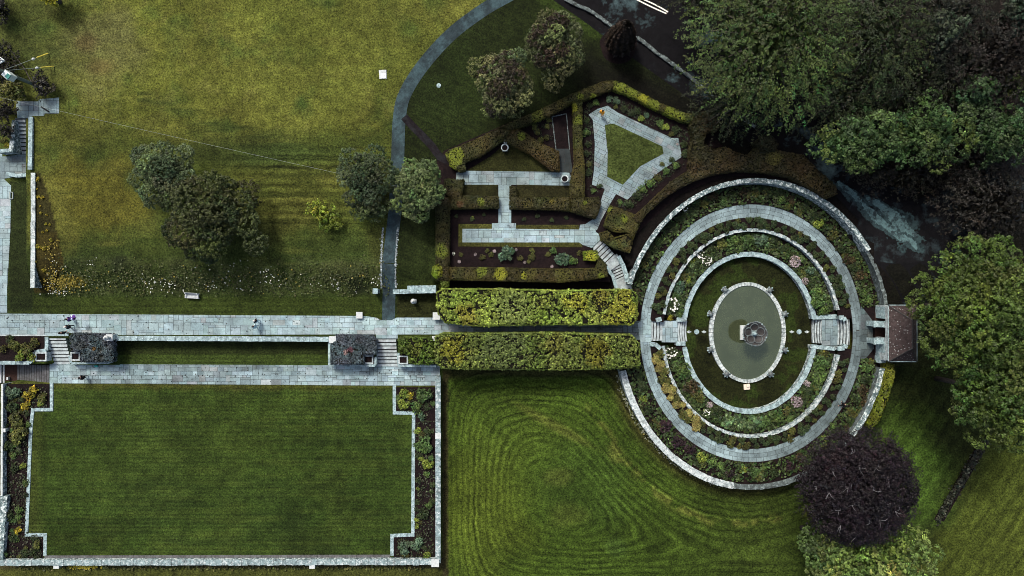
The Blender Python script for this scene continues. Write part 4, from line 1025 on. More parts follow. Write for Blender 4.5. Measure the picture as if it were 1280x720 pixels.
hedge('box_hedge', [(637, 232), (646, 233), (647, 246), (713, 247), (713, 262), (714, 264), (690, 262), (637, 261)], ZR, hh, BOX, 'long box hedge between the two central rose paths', patches=[(690, 252, 4, (.09, .075, .01)), (660, 254, 8, OL)])
hedge('box_hedge', [(713, 246), (731, 247), (748, 246), (752, 252), (750, 262), (745, 273), (735, 271), (714, 264)], ZR, hh + .1, BOX, 'thick box hedge end beside the path fork', patches=[(732, 255, 7, OL), (731, 253, 3, YG)])
hedge('box_hedge', [(716, 128), (728, 126), (728, 180), (731, 205), (731, 246), (713, 246), (713, 225), (718, 205)], ZR, hh, OL, 'narrow olive hedge running north beside the dark bed', patches=[(716, 134, 6, YB), (722, 150, 6, YG)])
hedge('box_hedge', [(556, 191), (562, 187), (596, 173), (624, 159), (640, 163), (628, 176), (600, 195), (581, 202), (582, 213), (575, 215), (562, 207)], ZR, hh, BOX, 'box hedge wedge at the north-west tip of the rose garden', patches=[(568, 196, 11, YG), (566, 206, 6, YG)])
hedge('box_hedge', [(640, 163), (648, 160), (676, 178), (699, 189), (700, 214), (690, 213), (662, 192), (629, 176)], ZR, hh, (.045, .032, .007), 'tawny box hedge right of the seat with the white urn', patches=[(651, 171, 5, YG)])
hedge('box_hedge', [(624, 159), (676, 136), (719, 115), (752, 102), (765, 100), (766, 111), (728, 126), (716, 128), (690, 143), (660, 156), (640, 163)], ZR, hh, BOX, 'outer box hedge along the dark lawn north of the rose garden', patches=[(672, 144, 8, (.075, .085, .012)), (725, 120, 4, YG), (742, 120, 4, YG), (700, 130, 6, OL)])
hedge('box_hedge', [(765, 100), (778, 103), (826, 128), (858, 141), (870, 141), (868, 155), (850, 150), (815, 134), (785, 118), (766, 111)], ZR, hh, (.05, .05, .01), 'yellow green hedge at the north corner above the triangular path', patches=[(776, 107, 8, YG), (792, 113, 9, YG), (806, 121, 8, YB), (818, 130, 9, YG), (838, 140, 9, YG), (850, 145, 6, YG)])
EAST = [(870, 141), (884, 138), (900, 152), (899, 162), (884, 166), (880, 178), (892, 186), (908, 183), (920, 190), (936, 194), (942, 186), (958, 183), (970, 186), (985, 190), (1005, 193), (1026, 214), (1046, 232), (1047, 243), (1034, 248), (1022, 240), (990, 222), (960, 215), (925, 213), (895, 217), (868, 226), (848, 236), (828, 250), (808, 268), (800, 280), (790, 273), (815, 250), (840, 226), (862, 212), (862, 190), (866, 170), (862, 156)]
hedge('clipped_shrubbery', EAST, ZR, 1.5, (.030, .022, .0062), 'broad brownish clipped shrubbery outside the north wall of the oval', leaf=.12, dens=60, patches=[(968, 197, 9, (.055, .052, .010)), (900, 195, 10, (.038, .03, .008)), (1020, 228, 10, (.036, .026, .007))], bumpy=.12)
hedge('round_bush', [(945, 178), (955, 168), (968, 170), (974, 180), (970, 188), (952, 190)], ZR, 2.0, (.020, .017, .0065), 'round dark bush behind the oval shrubbery by the road wall', leaf=.12, dens=60, bumpy=.12, cat='bush')
hedge('box_hedge', [(763, 256), (795, 268), (800, 281), (792, 298), (783, 290), (770, 290), (755, 283)], ZR, hh, OL, 'square olive hedge block beside the triangle path fork', patches=[(780, 273, 5, YG), (762, 262, 4, YG)])
hedge('box_hedge', [(750, 291), (760, 288), (768, 297), (784, 292), (792, 299), (788, 316), (770, 311), (752, 301)], ZR, hh, OL, 'loose olive hedge clump above the curved steps', patches=[(766, 305, 6, (.05, .06, .014)), (782, 305, 5, (.04, .05, .014))], bumpy=.14)
hedge('box_hedge', [(562, 334), (600, 334), (700, 336), (745, 335), (749, 322), (758, 330), (760, 346), (735, 350), (700, 353), (562, 350)], ZR, hh, (.040, .032, .007), 'long box hedge on the south edge of the rose garden', patches=[(602, 340, 9, YG), (625, 343, 10, YB), (655, 343, 4, YB), (700, 341, 5, YG), (655, 345, 4, YB), (590, 343, 8, OL), (665, 342, 8, (.06, .055, .01)), (705, 343, 12, (.06, .058, .01)), (752, 345, 4, YG)])
hedge('box_hedge', [(729, 314), (747, 313), (749, 322), (745, 326), (730, 325)], ZR, hh - .2, YG, 'small yellow green hedge patch at the end of the rose bed', patches=[(738, 320, 8, YB)])
LA = (.165, .200, .036)
hedge('laurel_hedge', [(545, 366), (552, 361), (620, 361), (700, 363), (790, 362), (797, 369), (797, 400), (790, 406), (700, 406), (600, 408), (556, 404), (547, 392)], 0, 3.3, LA, 'big yellow green hedge north of the dark alley', leaf=.115, dens=125, bumpy=.24, amt=.40, clump=.17,
      patches=[(720, 378, 14, (.19, .20, .025)), (775, 390, 22, (.18, .19, .025)), (750, 372, 12, (.13, .13, .02)), (640, 385, 26, (.14, .18, .045)), (780, 370, 10, (.15, .155, .02)), (585, 395, 15, (.19, .19, .03))], gaps=[(748, 376, 9), (762, 380, 6)])
hedge('laurel_hedge', [(543, 422), (552, 417), (600, 417), (690, 416), (790, 419), (800, 430), (800, 456), (785, 461), (700, 463), (600, 462), (552, 461), (544, 452)], 0, 3.3, (.150, .185, .040), 'big yellow green hedge south of the dark alley', leaf=.115, dens=125, bumpy=.24, amt=.40, clump=.17,
      patches=[(566, 437, 19, (.21, .215, .025)), (745, 437, 20, (.15, .15, .02)), (630, 440, 30, (.115, .155, .045)), (690, 430, 15, (.14, .15, .03))], gaps=[(571, 434, 5), (733, 436, 7), (752, 440, 8), (742, 428, 5), (673, 437, 4)])
BL = (.056, .066, .082)
hedge('bluish_shrub_bed', [(86, 421), (91, 416), (139, 417.5), (141, 425), (140.5, 452.5), (100, 453), (98.5, 440), (87, 440)], 0, 1.15, BL, 'bluish grey shrub block right of the left steps', leaf=.11, dens=75, patches=[(117, 436, 3, (.14, .08, .02)), (100, 430, 8, (.035, .045, .048)), (125, 446, 8, (.04, .05, .05))], bumpy=.16, amt=.45, cat='shrub')
hedge('bluish_shrub_bed', [(412.5, 428), (419, 418), (465, 418.5), (470.5, 425), (470, 443.5), (454, 443.5), (454.5, 456), (413, 456)], 0, 1.15, BL, 'bluish grey shrub block left of the right steps', leaf=.11, dens=75, patches=[(437, 437, 4, (.09, .04, .05)), (432, 440, 3, (.2, .13, .12)), (450, 425, 8, (.035, .042, .05))], bumpy=.16, amt=.45, cat='shrub')
hedge('green_shrub_bed', [(498, 424), (505, 421), (541, 423), (543, 452), (536, 456), (513, 455), (509, 443), (498, 441)], 0, 1.0, (.075, .110, .016), 'bright green shrub block right of the right steps', leaf=.12, dens=100, clump=.2, patches=[(520, 436, 10, (.10, .125, .018)), (505, 428, 6, (.06, .10, .016))], bumpy=.2, amt=.4, cat='shrub')
hedge('yellow_hedge', [(1110, 453), (1118, 456), (1119, 472), (1110, 500), (1100, 526), (1091, 536), (1089, 531), (1098, 505), (1104, 478)], -.6, 2.2, (.115, .115, .012), 'bright yellow green climber hedge south of the pavilion', leaf=.15, dens=60, bumpy=.2, amt=.35)
hedge('yellow_bush', [(541, 333), (548, 330), (553, 335), (552, 345), (545, 349), (539, 342)], ZR, 1.5, YB, 'rounded yellow bush at the south-west corner of the rose garden', leaf=.12, bumpy=.12, cat='bush')
hedge('yellow_bush', [(551, 337), (560, 335), (562, 345), (560, 358), (553, 360), (550, 350)], ZR - .5, 1.5, (.09, .12, .016), 'green yellow bush below the rounded yellow bush', leaf=.12, bumpy=.12, cat='bush')

# ------------------------------------------------------------------ plants
def plant_mesh(kind):
    d_ = dict(rose=((.028, .044, .015), 6, 6, 8, .20, None), green=((.048, .085, .022), 9, 7, 8, .17, None), deep=((.020, .032, .010), 9, 7, 8, .17, None),
              olive=((.055, .062, .014), 9, 7, 8, .16, None), yellow=((.19, .165, .014), 8, 6, 8, .16, None), blue=((.055, .095, .055), 8, 6, 7, .2, None),
              purple=((.020, .010, .013), 10, 7, 8, .15, None), white=((.030, .045, .014), 8, 6, 7, .16, (.72, .72, .66)), pink=((.16, .125, .125), 9, 7, 9, .13, (.36, .30, .31)),
              tawny=((.125, .115, .028), 8, 6, 8, .2, (.20, .175, .055)), lime=((.12, .155, .022), 8, 6, 8, .16, None), brown=((.030, .022, .009), 9, 7, 8, .16, None), big=((.060, .100, .040), 9, 5, 5, .26, None))[kind]
    col, lo, cl, per, leaf, fl = d_
    V, F, K, LC = crown(1, 1, .62, lo + 3, -(cl + 5), per + 2, leaf * .72, col, lobe_r=(.28, .42), up=-.1, irregular=.12, core=.15, lobe_amt=.28, clump_amt=.28, cr=.17)
    V[:, 2] = np.maximum(V[:, 2], -.18) + .30
    if fl is not None:
        n = 26 if kind == 'white' else 60; q = dirs(n, .25) * np.array([.92, .92, .62]) * rng.uniform(.9, 1.05, (n, 1)); q[:, 2] += .36
        V2, F2, K2 = leaf_quads(q, np.tile([0, 0, 1.], (n, 1)) + rng.normal(0, .25, (n, 3)), .15 if kind == 'white' else .12, np.tile(fl, (n, 1)) * rng.uniform(.8, 1.1, (n, 1)), .9)
        F = np.concatenate([F, F2 + len(V)]); V = np.concatenate([V, V2]); K = np.concatenate([K, K2])
    return qmesh('plant_' + kind, V, F, K)
PM = {}
def plant(kind, X, Y, z, r, label, name='shrub', cat='shrub', group=None, flat=1.0):
    if kind not in PM: PM[kind] = [plant_mesh(kind) for _ in range(3)]
    me = random.choice(PM[kind])
    if not me.materials: me.materials.append(M['leaf'])
    o = bpy.data.objects.new(name, me); C.objects.link(o); o.location = (X, Y, z); o.rotation_euler = (0, 0, random.uniform(0, 6.28))
    o.scale = (r * random.uniform(.9, 1.1), r * random.uniform(.9, 1.1), r * flat)
    return tag(o, label, cat, group)
def pl(kind, px, py, rpx, z, label, **k):
    X, Y, _ = G(px, py, z + .25); return plant(kind, X, Y, z, rpx * .1, label, **k)
def sector(px, py):
    t = (math.degrees(math.atan2(416.5 - py, px - 939)) + 360) % 360
    return ('east', 'east-north-east', 'north-east', 'north-north-east', 'north', 'north-north-west', 'north-west', 'west-north-west', 'west', 'west-south-west', 'south-west', 'south-south-west', 'south', 'south-south-east', 'south-east', 'east-south-east')[int((t + 11.25) // 22.5) % 16]
AD = dict(green='fresh green', deep='dark green', olive='olive green', yellow='yellow', blue='bluish green', purple='dark purple', white='white flowered', pink='pale pink flowered', tawny='tawny yellow', lime='lime green', brown='brownish', big='large leaved green', rose='small')
used = {}
def bed_plants(lst, z, where):
    for kind, px, py, r in lst:
        if 'outer' in where:
            X, Y, _ = G(px, py, .2); dx, dy = X - OX, Y - OY; r *= .88
            q = math.sqrt((dx / 13.9) ** 2 + (dy / 16.1) ** 2); ln = math.hypot(dx, dy); need = 1 + (r * .085 + .1) / (ln / q)
            if q < need: px, py = 939 + dx * 10 * need / q, 416.5 - dy * 10 * need / q
        lab = f'{AD[kind]} shrub in the {where}, {sector(px, py)} of the fountain'
        used[lab] = used.get(lab, 0) + 1
        sz = {1: '', 2: 'second ', 3: 'third ', 4: 'fourth ', 5: 'fifth '}.get(used[lab], 'further ')
        pl(kind, px, py, r, z, sz + lab, flat=.8, group=f'shrubs of the {where}')
bed_plants([('white', 840, 381, 10), ('yellow', 838, 397, 4.5), ('deep', 832, 388, 6), ('white', 838, 441, 9), ('deep', 832, 437, 6), ('green', 851, 462, 11), ('green', 851, 405 - 18, 5), ('brown', 864, 484, 11), ('olive', 870, 493, 9), ('olive', 876, 500, 6), ('pink', 887, 506, 5), ('white', 884, 516, 5), ('deep', 895, 514, 7),
            ('big', 908, 526, 9), ('big', 925, 529, 9), ('big', 943, 529, 10), ('green', 956, 527, 8), ('green', 970, 523, 11), ('olive', 984, 514, 6), ('pink', 995.5, 502, 8.5), ('pink', 1009, 480, 5), ('deep', 1006, 498, 6), ('deep', 1013, 489, 6), ('olive', 1009, 502, 4), ('green', 1025, 455, 11), ('green', 1023, 471, 11), ('olive', 1029, 443, 7),
            ('blue', 950, 301, 10), ('green', 935, 301, 10), ('green', 918, 301, 10), ('olive', 902, 305, 8), ('deep', 890, 312, 8), ('white', 874, 317, 7), ('white', 884, 326, 7), ('lime', 865, 327, 5), ('deep', 872, 334, 6), ('lime', 861, 350, 5), ('olive', 855, 345, 6), ('blue', 850, 360, 9), ('green', 845, 371, 7),
            ('deep', 968, 303, 8), ('deep', 980, 311, 6), ('pink', 993, 327, 8), ('lime', 1003, 324, 3.5), ('blue', 1013, 338, 7), ('pink', 1007, 351, 5), ('deep', 1017, 352, 5), ('green', 1022, 364, 9), ('green', 1020, 377, 11), ('green', 1029, 388, 8), ('olive', 1003, 340, 5)], -.8, 'middle terrace bed')
# outer bed
outer = [('lime', 1023, 281, 8), ('olive', 1040, 297, 9), ('olive', 984, 265, 6), ('olive', 999, 268, 5), ('green', 977, 250, 7), ('purple', 838, 527, 10), ('purple', 852, 545, 11), ('purple', 866, 556, 10), ('lime', 878, 571, 9), ('green', 890, 578, 8), ('green', 901, 582, 7), ('purple', 912, 592, 8), ('lime', 929, 587, 6), ('green', 945, 590, 7),
         ('lime', 804, 500, 6), ('deep', 810, 512, 8), ('olive', 823, 531, 6), ('green', 849, 545, 5), ('lime', 797, 457, 5), ('deep', 800, 470, 8), ('deep', 804, 485, 8), ('green', 823, 300, 7), ('olive', 805, 330, 7), ('deep', 800, 345, 8), ('deep', 815, 310, 8), ('brown', 808, 318, 7), ('deep', 838, 285, 9), ('deep', 850, 272, 9), ('white', 857, 262, 5), ('deep', 866, 262, 8), ('olive', 880, 255, 7),
         ('brown', 892, 247, 8), ('green', 905, 252, 6), ('deep', 915, 243, 8), ('brown', 930, 240, 8), ('olive', 945, 242, 7), ('deep', 960, 243, 8), ('deep', 972, 240, 7), ('brown', 990, 250, 7), ('deep', 1005, 258, 8), ('deep', 1016, 270, 7), ('deep', 1050, 312, 8), ('brown', 1060, 325, 9), ('deep', 1066, 335, 9), ('brown', 1074, 345, 9), ('green', 1077, 367, 8), ('green', 1085, 376, 7), ('olive', 1052, 325, 6),
         ('green', 1084, 460, 8), ('deep', 1082, 475, 8), ('brown', 1078, 488, 9), ('deep', 1072, 500, 9), ('brown', 1080, 503, 9), ('olive', 1064, 515, 7), ('deep', 1062, 526, 7), ('lime', 1030, 548, 5), ('deep', 1040, 542, 7), ('green', 1043, 533, 6), ('deep', 1020, 560, 8), ('brown', 1000, 572, 8), ('purple', 985, 583, 8), ('deep', 1010, 572, 7), ('deep', 966, 592, 7), ('green', 955, 584, 5)]
bed_plants(outer, -.02, 'outer oval bed')
for i in range(60):
    t = R(rng.uniform(12, 348)); f = rng.uniform(.35, .9)
    if abs((math.degrees(t) - 180 + 180) % 360 - 180) < 12: continue
    p = E(139 + 24 * f, 161 + 26 * f, t)
    if abs(math.degrees(t) - 180) < 14: continue
    plant(('deep', 'brown', 'deep', 'olive')[i % 4], p[0], p[1], -.05, rng.uniform(.4, .62), 'low dark filler shrub of the outer oval bed', cat='shrub', group='filler shrubs of the outer oval bed', flat=.7)
for i in range(74):
    t = R(rng.uniform(13, 347)); f = rng.uniform(.12, .88); dg = math.degrees(t)
    if abs(dg - 180) < 13: continue
    p = E(87 + 21 * f, 103 + 23 * f, t)
    plant(('green', 'olive', 'deep', 'big', 'deep')[i % 5], p[0], p[1], -.86, rng.uniform(.38, .66), 'low leafy filler plant between the named shrubs of the middle terrace bed', cat='plant', name='bed_plant', group='filler plants of the middle terrace bed', flat=.65)
# rose ring
for row, (a, b) in enumerate(((117, 134.5), (123, 141))):
    n = 68
    for i in range(n):
        t = 2 * math.pi * (i + .5 * row + rng.uniform(-.2, .2)) / n; dg = math.degrees(t) % 360
        if dg < 13 or dg > 347 or abs(dg - 180) < 10: continue
        p = E(a + rng.uniform(-1, 1), b + rng.uniform(-1, 1), t, 0)
        if 190 < dg < 238:
            plant('tawny' if rng.random() < .7 else 'olive', p[0], p[1], 0, rng.uniform(.5, .75), 'tawny yellow plant in the south-west of the rose ring beside the path', name='flowering_plant', cat='plant', group='tawny plants of the rose ring', flat=.8)
        else:
            plant('rose' if rng.random() < .8 else 'olive', p[0], p[1], 0, rng.uniform(.38, .60), 'small rose bush in the narrow ring bed inside the oval path', name='rose_bush', cat='rose bush', group='rose bushes of the ring bed', flat=.9)
# rose garden beds
def many(kind, pts, z, r, label, group, name='garden_plant', cat='plant', flat=.85):
    for px, py, *q in pts: pl(kind, px, py, (q[0] if q else r) * rng.uniform(.9, 1.1), z, label, name=name, cat=cat, group=group, flat=flat)
pl('blue', 634, 317, 11, ZR, 'large bluish green shrub in the bed below the long rose path')
pl('blue', 702, 323, 9, ZR, 'bluish green shrub right of centre in the bed below the rose path'); pl('green', 692, 313, 5, ZR, 'small fresh shrub above the bluish shrub in the rose bed'); pl('green', 716, 325, 6, ZR, 'green shrub at the right end of the rose bed')
many('olive', [(576, 318, 3.5), (603, 322, 4), (614, 318, 4), (609, 313, 3), (650, 323, 4), (665, 313, 3.5), (665, 321, 4.5), (661, 327, 3), (685, 318, 3), (724, 316, 3.5)], ZR, 4, 'small olive plant in the dark bed below the long rose path', 'small plants of the long rose bed')
many('rose', [(570, 270), (590, 274), (605, 268), (655, 274), (672, 270), (690, 275), (708, 272)], ZR, 3, 'small rose bush in the dark bed above the long rose path', 'rose bushes of the upper rose bed', 'rose_bush', 'rose bush')
for px, py, k in ((567, 317, 'white'), (618, 314, 'pink'), (594, 318, 'pink'), (645, 312, 'pink'), (656, 328, 'pink'), (574, 327, 'pink'), (591, 272, 'lime'), (690, 333, 'pink')):
    pl(k, px, py, 2.2, ZR, f'tiny {AD[k]} plant in the rose beds at the {"west" if px < 600 else "centre" if px < 650 else "east"} end', name='garden_plant', cat='plant', group='tiny flowers of the rose beds')
# beds round the triangular path
tri_b = [('deep', 733, 150, 5), ('green', 733, 166, 5), ('deep', 735, 180, 5), ('deep', 734, 192, 5), ('olive', 736, 205, 4), ('deep', 735, 215, 5), ('green', 742, 238, 4), ('deep', 750, 233, 4), ('green', 745, 128, 5), ('deep', 737, 132, 4), ('blue', 761, 123, 5), ('blue', 770, 126, 5), ('olive', 770, 133, 3), ('deep', 780, 136, 5), ('deep', 790, 142, 5), ('lime', 802, 149, 4.5), ('blue', 808, 144, 4),
         ('deep', 797, 138, 5), ('green', 825, 154, 6), ('lime', 832, 159, 5), ('deep', 843, 163, 5), ('olive', 839, 168, 4), ('deep', 855, 180, 5), ('deep', 857, 192, 5), ('green', 845, 207, 5), ('green', 833, 214, 5), ('olive', 822, 222, 5), ('green', 812, 228, 6), ('green', 803, 237, 6), ('deep', 796, 246, 6), ('deep', 786, 256, 6), ('green', 775, 253, 3.5), ('olive', 828, 205, 3.5), ('deep', 840, 200, 4)]
used2 = {}
for k, px, py, r in tri_b:
    side = 'west' if px < 752 else ('north-east' if py < 175 else 'south-east')
    lab = f'{AD[k]} shrub in the bed {side} of the triangular lawn path'; used2[lab] = used2.get(lab, 0) + 1
    n_ = used2[lab]; pl(k, px, py, r, ZR, (('', 'second ', 'third ', 'fourth ', 'fifth ', 'sixth ', 'seventh ')[n_ - 1]) + lab, group='shrubs round the triangular path', flat=.8)
many('olive', [(672, 165), (676, 175), (684, 158), (668, 158), (683, 172), (686, 150)], ZR, 4, 'olive plant left of the narrow dark bed', 'plants beside the narrow dark bed')
pl('pink', 847, 180, 1.6, ZR, 'tiny pink flower clump at the east corner of the triangular path', name='flower_clump', cat='flowers')
# lower garden borders
Lw = [('yellow', 36, 494, 9, 'bright yellow shrub at the top of the left border'), ('yellow', 43, 487, 7, 'yellow shrub spilling towards the left border edging'), ('yellow', 31, 507, 6, 'small yellow shrub below the bright yellow one'), ('blue', 16, 492, 10, 'bluish shrub at the top left of the left border'), ('deep', 14, 507, 9, 'dark shrub under the bluish one at the left'),
      ('olive', 53, 497, 7, 'olive shrub right of the bright yellow shrub'), ('lime', 50, 505, 4, 'pale lime plant in the corner of the left border'), ('olive', 22, 527, 11, 'broad olive shrub in the upper left border'), ('olive', 24, 545, 13, 'large olive shrub half way up the left border'), ('deep', 8, 560, 9, 'dark shrub against the left rail wall'), ('lime', 28, 583, 5, 'yellow green plant by the left edging'),
      ('deep', 18, 585, 6, 'dark plant in the middle of the left border'), ('green', 24, 637, 6, 'green plant in the lower left border'), ('green', 23, 646, 5, 'smaller green plant in the lower left border'), ('deep', 9, 645, 7, 'dark low plant by the grey left wall'), ('yellow', 22, 664, 5.5, 'round yellow plant low in the left border'), ('green', 5, 693, 6, 'round green plant in the bottom left corner'),
      ('deep', 30, 692, 6, 'dark green plant beside the bottom left corner'), ('olive', 46, 682, 6, 'grey olive plant in the notch of the left border'), ('deep', 40, 690, 6, 'dark plant in the notch of the left border'), ('deep', 16, 672, 6, 'dark leafy plant above the bottom left corner'),
      ('lime', 507, 491, 8, 'lime green shrub at the top of the right border'), ('yellow', 513, 495, 5, 'yellow spot shrub in the top of the right border'), ('lime', 505, 505, 8, 'light green shrub by the top right edging'), ('green', 529, 494, 11, 'wide green shrub next to the lime one'), ('green', 522, 508, 9, 'green shrub below the wide green one'), ('blue', 527, 520, 6, 'bluish plant tapering below the green shrubs'),
      ('lime', 521, 538, 5, 'small lime bush by the right edging'), ('deep', 535, 540, 6, 'dark leafy plant by the east wall'), ('green', 531, 557, 12, 'large speckled green bush in the right border'), ('lime', 535, 580, 8, 'round lime bush below the speckled bush'), ('lime', 526, 574, 4, 'little lime bush beside the round lime bush'),
      ('deep', 528, 642, 9, 'dark green plant low in the right border'), ('green', 536, 632, 6, 'green plant by the lower east wall'), ('lime', 521, 650, 3.5, 'small yellow green cushion by the right edging'), ('lime', 521, 658, 3.5, 'second yellow green cushion by the right edging'), ('lime', 522, 612, 2.5, 'tiny yellow cushion half way down the right border'),
      ('blue', 504, 684, 10, 'bluish mound in the notch of the right border'), ('blue', 521, 681, 10, 'bluish green mound joined to the notch mound'), ('olive', 507, 694, 5, 'pale olive plant at the foot of the bluish mound'), ('lime', 535, 695, 5.5, 'round lime cushion in the bottom right corner'), ('deep', 522, 600, 4, 'dark low plant in the middle of the right border')]
for k, px, py, r, lab in Lw: pl(k, px, py, r, -1.28, lab, flat=.8)
# far left bed by the steps
for k, px, py, r, lab in (('olive', 20, 432, 9, 'olive shrub in the middle of the far left bed'), ('olive', 35, 436, 9, 'olive shrub at the right of the far left bed'), ('lime', 24, 445, 7, 'light green plant at the front of the far left bed'), ('olive', 44, 428, 6, 'small olive shrub by the left steps kerb'), ('olive', 4, 436, 6, 'olive shrub cut by the left edge of the picture'), ('deep', 12, 424, 6, 'dark plant at the back of the far left bed'), ('lime', 39, 447, 6, 'pale green plant at the front corner of the far left bed')):
    pl(k, px, py, r, 0, lab)
pl('olive', 537, 459 - 1, 3, -1.28, 'green tuft spilling over the kerb below the right planter') if False else None
# yellow flowers behind the left wall
for px, py in ((43, 226), (47, 223), (45, 236), (47, 246), (49, 258), (52, 247), (56, 280), (61, 281), (50, 266), (57, 268), (44, 327), (54, 338), (42, 343), (52, 290), (46, 308), (49, 309), (54, 310), (58, 288), (63, 300)):
    pl('yellow', px, py, rng.uniform(1.6, 3), zg(*G(px, py, 1.5)[:2]), 'yellow flowered plant in the dark border behind the left wall', name='yellow_flower', cat='flowers', group='yellow flowers behind the left wall')

def drift(name, polys, z, n, col, label, size=.11, hgt=.3, amt=.5):
    P = []
    for poly in polys:
        q = np.array([G(x, y, z)[:2] for x, y in poly]); lo, hi = q.min(0), q.max(0); a = (hi - lo).prod(); k = int(a * n)
        x, y = rng.uniform(lo[0], hi[0], k), rng.uniform(lo[1], hi[1], k); o = inside(q, x, y) & (fbm(x, y, 1.3, 57) > -.25); P.append(np.column_stack([x[o], y[o], z + hgt * rng.random(o.sum()) * np.clip(.7 + fbm(x[o], y[o], .9, 58), .2, 1.4)]))
    P = np.concatenate(P); tone = np.exp(.5 * fbm(P[:, 0], P[:, 1], .8, 59))[:, None]
    V, F, K = leaf_quads(P, np.tile([0, 0, 1.], (len(P), 1)) + rng.normal(0, .45, (len(P), 3)), size * rng.uniform(.6, 1.4, len(P)), jitcol(col, len(P), amt) * tone)
    tag(link(name, qmesh(name, V, F, K), M['leaf']), label, 'ground cover', kind='stuff')
drift('triangle_bed_planting', [[(735, 128), (741, 132), (736, 142), (741, 160), (742, 205), (738, 232), (750, 240), (745, 246), (734, 238), (732, 180), (730, 135)], [(760, 116), (772, 122), (812, 142), (848, 158), (860, 165), (860, 195), (854, 197), (850, 171), (840, 170), (773, 138), (760, 130)], [(853, 198), (858, 205), (822, 232), (798, 256), (784, 265), (770, 258), (768, 246), (784, 252), (824, 218)], [(664, 156), (688, 146), (692, 176), (668, 168)]], ZR, 38, (.018, .026, .011), 'mixed dark planting filling the beds round the triangular path')
drift('border_planting', [[(6, 484), (58, 484), (58, 508), (36, 512), (33, 660), (52, 672), (52, 697), (4, 697), (10, 600)], [(498, 486), (542, 486), (542, 697), (496, 697), (496, 674), (521, 672), (521, 514), (498, 514)]], -1.28, 22, (.022, .030, .012), 'low mixed planting between the shrubs of the lower lawn borders')

# white wild flowers on the bank and dark leaves: nobody could count them
def scatter(name, P, size, cols, lift, kind='stuff', cat_label=None):
    P = np.array(P); z = Zg(P[:, 0], P[:, 1]) + lift * rng.uniform(.6, 1.2, len(P)); PP = np.column_stack([P, z])
    V, F, K = leaf_quads(PP, np.tile([0, 0, 1.], (len(PP), 1)) + rng.normal(0, .35, (len(PP), 3)), size * rng.uniform(.6, 1.4, len(PP)), cols, .85)
    o = link(name, qmesh(name, V, F, K), M['petal']); tag(o, kind='stuff', label=cat_label, cat='gravel' if 'gravel' in name else 'leaves' if 'litter' in name else 'flowers'); return o
Wp = []
for cx, cy, rx, ry, n in ((68, 366, 14, 3, 70), (62, 350, 6, 10, 22), (120, 328, 10, 4, 22), (75, 332, 7, 10, 18), (190, 352, 12, 5, 36), (210, 358, 12, 8, 60), (185, 362, 6, 3, 16), (265, 358, 6, 6, 22), (275, 350, 14, 6, 22), (335, 345, 15, 8, 36), (345, 355, 10, 5, 22), (330, 340, 5, 4, 12), (420, 355, 8, 7, 40), (470, 352, 6, 6, 26), (300, 330, 20, 6, 16), (265, 336, 25, 5, 18), (135, 352, 40, 12, 18), (400, 350, 60, 12, 20), (250, 350, 120, 14, 40), (445, 365, 4, 4, 10), (300, 362, 12, 3, 14)):
    for _ in range(int(n * .38)):
        x, y = rng.normal(cx, rx * .6), rng.normal(cy, ry * .6); Wp.append(G(x, min(y, 370), 1.0)[:2])
scatter('white_wildflowers', Wp, .075, np.tile((.50, .52, .48), (len(Wp), 1)), .35, cat_label='white wild flowers drifting along the grass bank above the terrace')
Yp = [G(rng.normal(78, 12), rng.normal(354, 5), .9)[:2] for _ in range(260)] + [G(rng.uniform(70, 480), rng.normal(348, 10), .9)[:2] for _ in range(45)] + [G(rng.normal(67, 5), rng.uniform(300, 350), 1.2)[:2] for _ in range(60)]
scatter('yellow_wildflowers', Yp, .10, np.tile((.20, .16, .025), (len(Yp), 1)), .3, cat_label='yellow wild flowers in the corner of the grass bank')
Gp = [G(rng.uniform(62, 486), rng.normal(350, 11), .9)[:2] for _ in range(2200)]; Gp = [p for p in Gp if 360 - p[1] * 10 < 371]
scatter('bank_herbs', Gp, .10, jitcol((.036, .044, .012), len(Gp), .28), .2, cat_label='tangled green herbs and weeds covering the grass bank')
Vp = []
for _ in range(620):
    y = rng.uniform(285, 360); sd = rng.choice([-1, 1], p=[.6, .4]); Vp.append(G(485.5 + (345 - y) * .055 + sd * (8.2 + abs(rng.normal(0, 1.1))), y, 1.0)[:2])
scatter('gravel_verge', Vp, .065, np.tile((.24, .28, .29), (len(Vp), 1)) * np.exp(rng.normal(0, .4, (len(Vp), 1))), .04, cat_label='pale loose gravel along both edges of the lower drive')
Lp = [G(rng.uniform(6, 540), rng.uniform(394, 417), 0)[:2] for _ in range(110)] + [G(rng.uniform(70, 540), rng.uniform(459, 478), -1.3)[:2] for _ in range(130)]
scatter('leaf_litter', Lp, .085, np.tile((.035, .042, .040), (len(Lp), 1)) * np.exp(rng.normal(0, .4, (len(Lp), 1))), .06, cat_label='dark fallen leaves and lichen specks strewn over the terrace paving')
Rp = []
for t in np.linspace(R(196), R(262), 420):
    e = E(170 + rng.normal(0, 1.6) + 2, 196 + rng.normal(0, 1.6) + 2, t); Rp.append(e[:2])
scatter('wall_foot_weeds', Rp, .12, np.where((rng.random(len(Rp)) < .4)[:, None], np.tile((.20, .21, .15), (len(Rp), 1)), jitcol((.05, .058, .018), len(Rp), .4)), .25, cat_label='pale weeds and rubble plants along the foot of the white oval wall')
Sp = [G(rng.uniform(20, 530), rng.normal(709, 1.5), -2)[:2] for _ in range(300)] + [G(rng.normal(105, 10), rng.normal(708.5, 1), -1.8)[:2] for _ in range(160)]
sc_ = jitcol((.07, .07, .02), 300, .4); scatter('wall_base_plants', Sp, .14, np.concatenate([sc_, np.tile((.30, .25, .02), (160, 1))]), .3, cat_label='small plants growing along the outer foot of the bottom wall')
Bp = []
